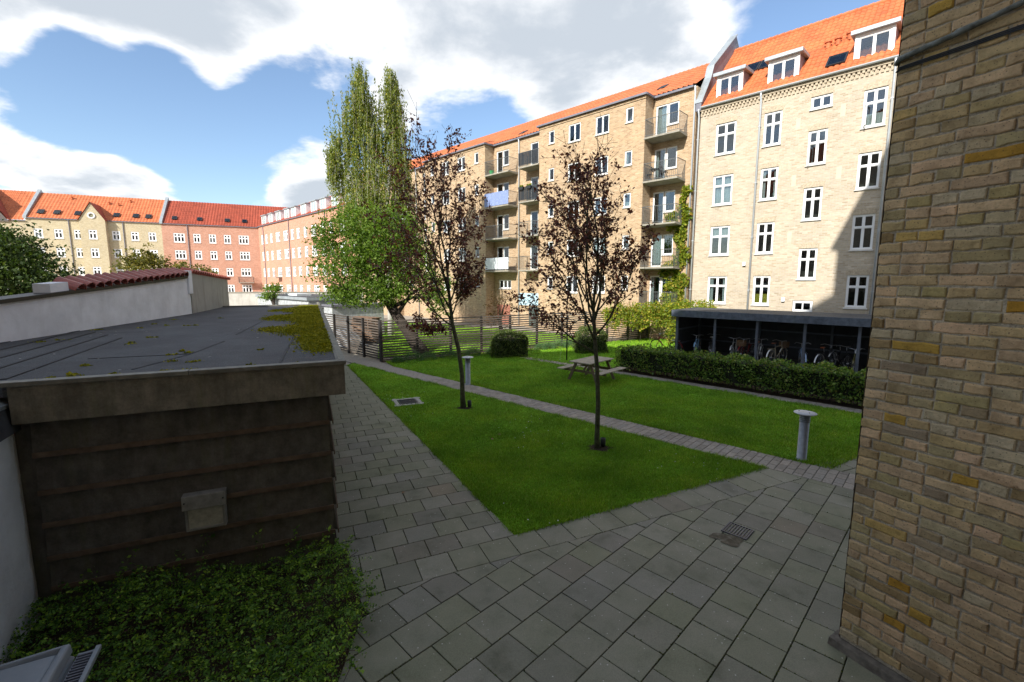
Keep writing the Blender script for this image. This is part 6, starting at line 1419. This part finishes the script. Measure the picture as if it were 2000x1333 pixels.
# low shrub in front of the shed
def low_shrub():
    poly = [v2(-2.2, 5.62), v2(-5.1, 4.45), v2(-4.1, 2.3), v2(-1.25, 2.3), v2(-1.47, 3.6), v2(-1.55, 4.6)]; nr = np.random.default_rng(71)
    b = tag(empty('low_shrub', (-3.0, 4.0, 0)), 'spreading low shrub with tiny leaves filling the corner before the shed', 'shrub'); C = []; D = []; m = MB()
    def inside(p):
        s = 0
        for i in range(len(poly)):
            a, c = poly[i], poly[(i+1) % len(poly)]
            if (a.y > p[1]) != (c.y > p[1]) and p[0] < (c.x-a.x)*(p[1]-a.y)/(c.y-a.y)+a.x: s ^= 1
        return s
    def hgt(x, y): return .30+.10*math.sin(x*2.3+y*1.1)+.08*math.sin(y*3.7-x)+.05*math.sin(x*7+y*5)
    k = 0
    while k < 2300:
        x = nr.uniform(-5.2, -1.2); y = nr.uniform(2.3, 5.75)
        if not inside((x, y)): continue
        k += 1; h = hgt(x, y)*(.75+.3*nr.uniform()); a = nr.uniform(0, 6.283); dx, dy = math.cos(a), math.sin(a); L = nr.uniform(.14, .32); rise = nr.uniform(-.1, .5)
        z0 = h*nr.uniform(.35, 1)
        n = int(L*62); t = np.linspace(0, 1, n); base = np.stack([x+dx*L*t, y+dy*L*t, z0+rise*L*t-.25*L*t*t], 1); side = np.where(np.arange(n) % 2 == 0, 1, -1)[:, None]*np.array([-dy, dx, .15]); base = base+side*.012
        C.append(base); D.append(side+np.array([dx, dy, .1])*.4)
        if k % 5 == 0: m.tube([(x, y, max(0, z0-.12)), (x+dx*L, y+dy*L, z0+rise*L-.25*L)], .003, 3, cap=False)
    C = np.concatenate(C)-(-3.0, 4.0, 0); D = np.concatenate(D); m.v = [(v[0]+3, v[1]-4, v[2]) for v in m.v]
    sm = leafmat('tiny_leaves', [(0, (0.04785, 0.1196, 0.02175)), (.45, (0.1087, 0.2284, 0.03915)), (.8, (0.2175, 0.3915, 0.04785)), (1, (0.3915, 0.5655, 0.06525))], .3, .45)
    place('foliage', leaves('foliage', C, .032, sm, .55, 0, D=D), b); m.build('stems', simple('red_twig', (.09, .05, .035), .8), b)
    # leafy stalks standing up against the boards
    C = []
    for (x, y, h) in ((-4.3, 4.75, .62), (-4.6, 4.6, .5), (-3.6, 4.98, .66), (-3.1, 5.2, .6), (-2.7, 5.35, .55), (-2.35, 5.45, .5), (-3.85, 4.9, .5)):
        n = 26; t = np.linspace(.3, 1, n); C.append(np.stack([x+3+nr.normal(size=n)*.035, y-4+nr.normal(size=n)*.035, h*t], 1))
    place('foliage', leaves('foliage', np.concatenate(C), .04, sm, .6), b)
low_shrub()

# ------------------------------------------------------------------ grass
def in_poly(P, poly):
    s = np.zeros(len(P), bool); n = len(poly)
    for i in range(n):
        a, c = poly[i], poly[(i+1) % n]
        cond = ((a.y > P[:, 1]) != (c.y > P[:, 1])) & (P[:, 0] < (c.x-a.x)*(P[:, 1]-a.y)/((c.y-a.y)+1e-12)+a.x); s ^= cond
    return s
def grassmat():
    m, nt, b = newmat('grass_blades'); v = worldpos(nt)
    col = ramp(nt, island(nt), [(0, (.125, .23, .014)), (.5, (.205, .395, .022)), (.9, (.30, .49, .04)), (1, (.48, .46, .12))]); n = noise(nt, v, .8, 5, .6); col = mixc(nt, .8, col, ramp(nt, n, [(.3, (.55, .70, .6)), (.5, (1, 1, 1)), (.7, (1.5, 1.25, 1.2))]), 'MULTIPLY')
    n2 = noise(nt, v, 5, 5, .7); col = mixc(nt, .6, col, ramp(nt, n2, [(.3, (.7, .78, .7)), (.7, (1.25, 1.2, 1.1))]), 'MULTIPLY')
    nt.links.new(col, b.inputs['Base Color']); b.inputs['Roughness'].default_value = .5; b.inputs['Specular IOR Level'].default_value = .25
    t = nt.nodes.new('ShaderNodeBsdfTranslucent'); nt.links.new(col, t.inputs[0]); ms = nt.nodes.new('ShaderNodeMixShader'); ms.inputs[0].default_value = .3; nt.links.new(b.outputs[0], ms.inputs[1]); nt.links.new(t.outputs[0], ms.inputs[2]); nt.links.new(ms.outputs[0], nt.nodes['Material Output'].inputs[0]); return m
M['grass'] = grassmat()
def grass(label, poly, n, hgt, wd, seed, near=None):
    nr = np.random.default_rng(seed); xs = [p.x for p in poly]; ys = [p.y for p in poly]; out = []; tot = 0
    while tot < n:
        P = np.stack([nr.uniform(min(xs)-.04, max(xs)+.04, n), nr.uniform(min(ys)-.04, max(ys)+.04, n)], 1)
        if near: P = P[nr.uniform(size=n) < np.clip((near/np.hypot(P[:, 0], P[:, 1]))**2, 0, 1)]
        P = P[in_poly(P+nr.normal(size=P.shape)*.035, poly)]
        for (cx, cy, rr) in ((1.9, 9.48, .22), (-1.36, 12.62, .2), (-3.13, 13.3, .42)): P = P[np.hypot(P[:, 0]-cx, P[:, 1]-cy) > rr*(.8+.4*nr.uniform(size=len(P)))]
        out.append(P); tot += len(P)
    P = np.concatenate(out)[:n]
    if near:      # taller, ragged tufts along the edges
        eg = []
        for i in range(len(poly)):
            a, c = poly[i], poly[(i+1) % len(poly)]; L = (c-a).length; k = int(L*230); t = nr.uniform(0, 1, k); t = t[(np.sin(t*L*3.1+i)+np.sin(t*L*7.7)+nr.normal(size=k)*.5) > -.3]
            eg.append(np.array([a.x, a.y])+(np.array([c.x-a.x, c.y-a.y]))*t[:, None]+nr.normal(size=(len(t), 2))*.03)
        eg = np.concatenate(eg); ne = len(eg); P = np.concatenate([P, eg]); n = len(P)
    else: ne = 0
    a = nr.uniform(0, 6.283, n); d = np.stack([np.cos(a), np.sin(a), np.zeros(n)], 1); lean = nr.normal(size=(n, 2))*.55; h = hgt*(.6+.6*nr.uniform(size=n)); h[n-ne:] *= 1.5; h *= 1+.35*np.sin(P[:, 0]*2.1+P[:, 1]*1.3)*np.sin(P[:, 1]*2.7-P[:, 0]*.8); w = wd*(.7+.6*nr.uniform(size=n))
    B = np.concatenate([P, np.full((n, 1), .004)], 1); V = np.stack([B-d*w[:, None]/2, B+d*w[:, None]/2, B+np.concatenate([lean*h[:, None], h[:, None]], 1)], 1).reshape(-1, 3)
    o = place('grass', npmesh('grass', V, np.arange(3*n).reshape(-1, 3), M['grass'], 3)); tag(o, label, 'grass', kind='stuff')
grass('short grass on the lawn with the plum trees', lawnA, 190000, .040, .011, 81, 8.5)
grass('short grass on the lawn around the picnic table', lawnB, 190000, .048, .015, 82, 12)
grass('short grass left of the bicycle shelter', lawnC, 30000, .06, .022, 83)
grass('short grass beyond the slatted fence', lawnD, 70000, .06, .028, 84)
# daisies
def daisies():
    nr = np.random.default_rng(91); m = MB(); k = 0
    P = np.stack([nr.uniform(-7, 5, 4000), nr.uniform(6, 19, 4000)], 1); P = P[in_poly(P, lawnA)]; keep = (np.sin(P[:, 0]*1.9+1)+np.sin(P[:, 1]*1.3+P[:, 0])) > .7; P = P[keep][:70]
    for x, y in P: r = nr.uniform(.006, .011); m.poly([(x+r*math.cos(a), y+r*math.sin(a), .040+.004*math.sin(a)) for a in np.linspace(0, 5.24, 6)])
    tag(m.build('daisies', simple('daisy_white', (.7, .7, .66), .8)), 'tiny white daisies scattered in the front lawn', 'flowers', kind='stuff')
daisies()
# fallen leaves
def fallen_leaf(p, lb, k):
    m = MB(); m.v = [(0, -.05, .01), (.03, -.01, .025), (0, .05, .02), (-.03, 0, .03), (0, 0, .012)]; m.f = [(0, 1, 4), (1, 2, 4), (2, 3, 4), (3, 0, 4)]
    tag(m.build('fallen_leaf', simple('dry_leaf', (.26, .15, .08), .8), None, (p[0], p[1], .035 if k < 2 else .012), k*1.3), lb, 'leaf', 'fallen leaves')
for k, (p, lb) in enumerate((((-.45, 9.95), 'dry brown leaf lying on the front lawn, left of the right plum tree'), ((-.30, 10.25), 'second dry leaf just behind the first on the front lawn'), ((-1.85, 7.35), 'small dark leaf on the left slab paving'))): fallen_leaf(p, lb, k)
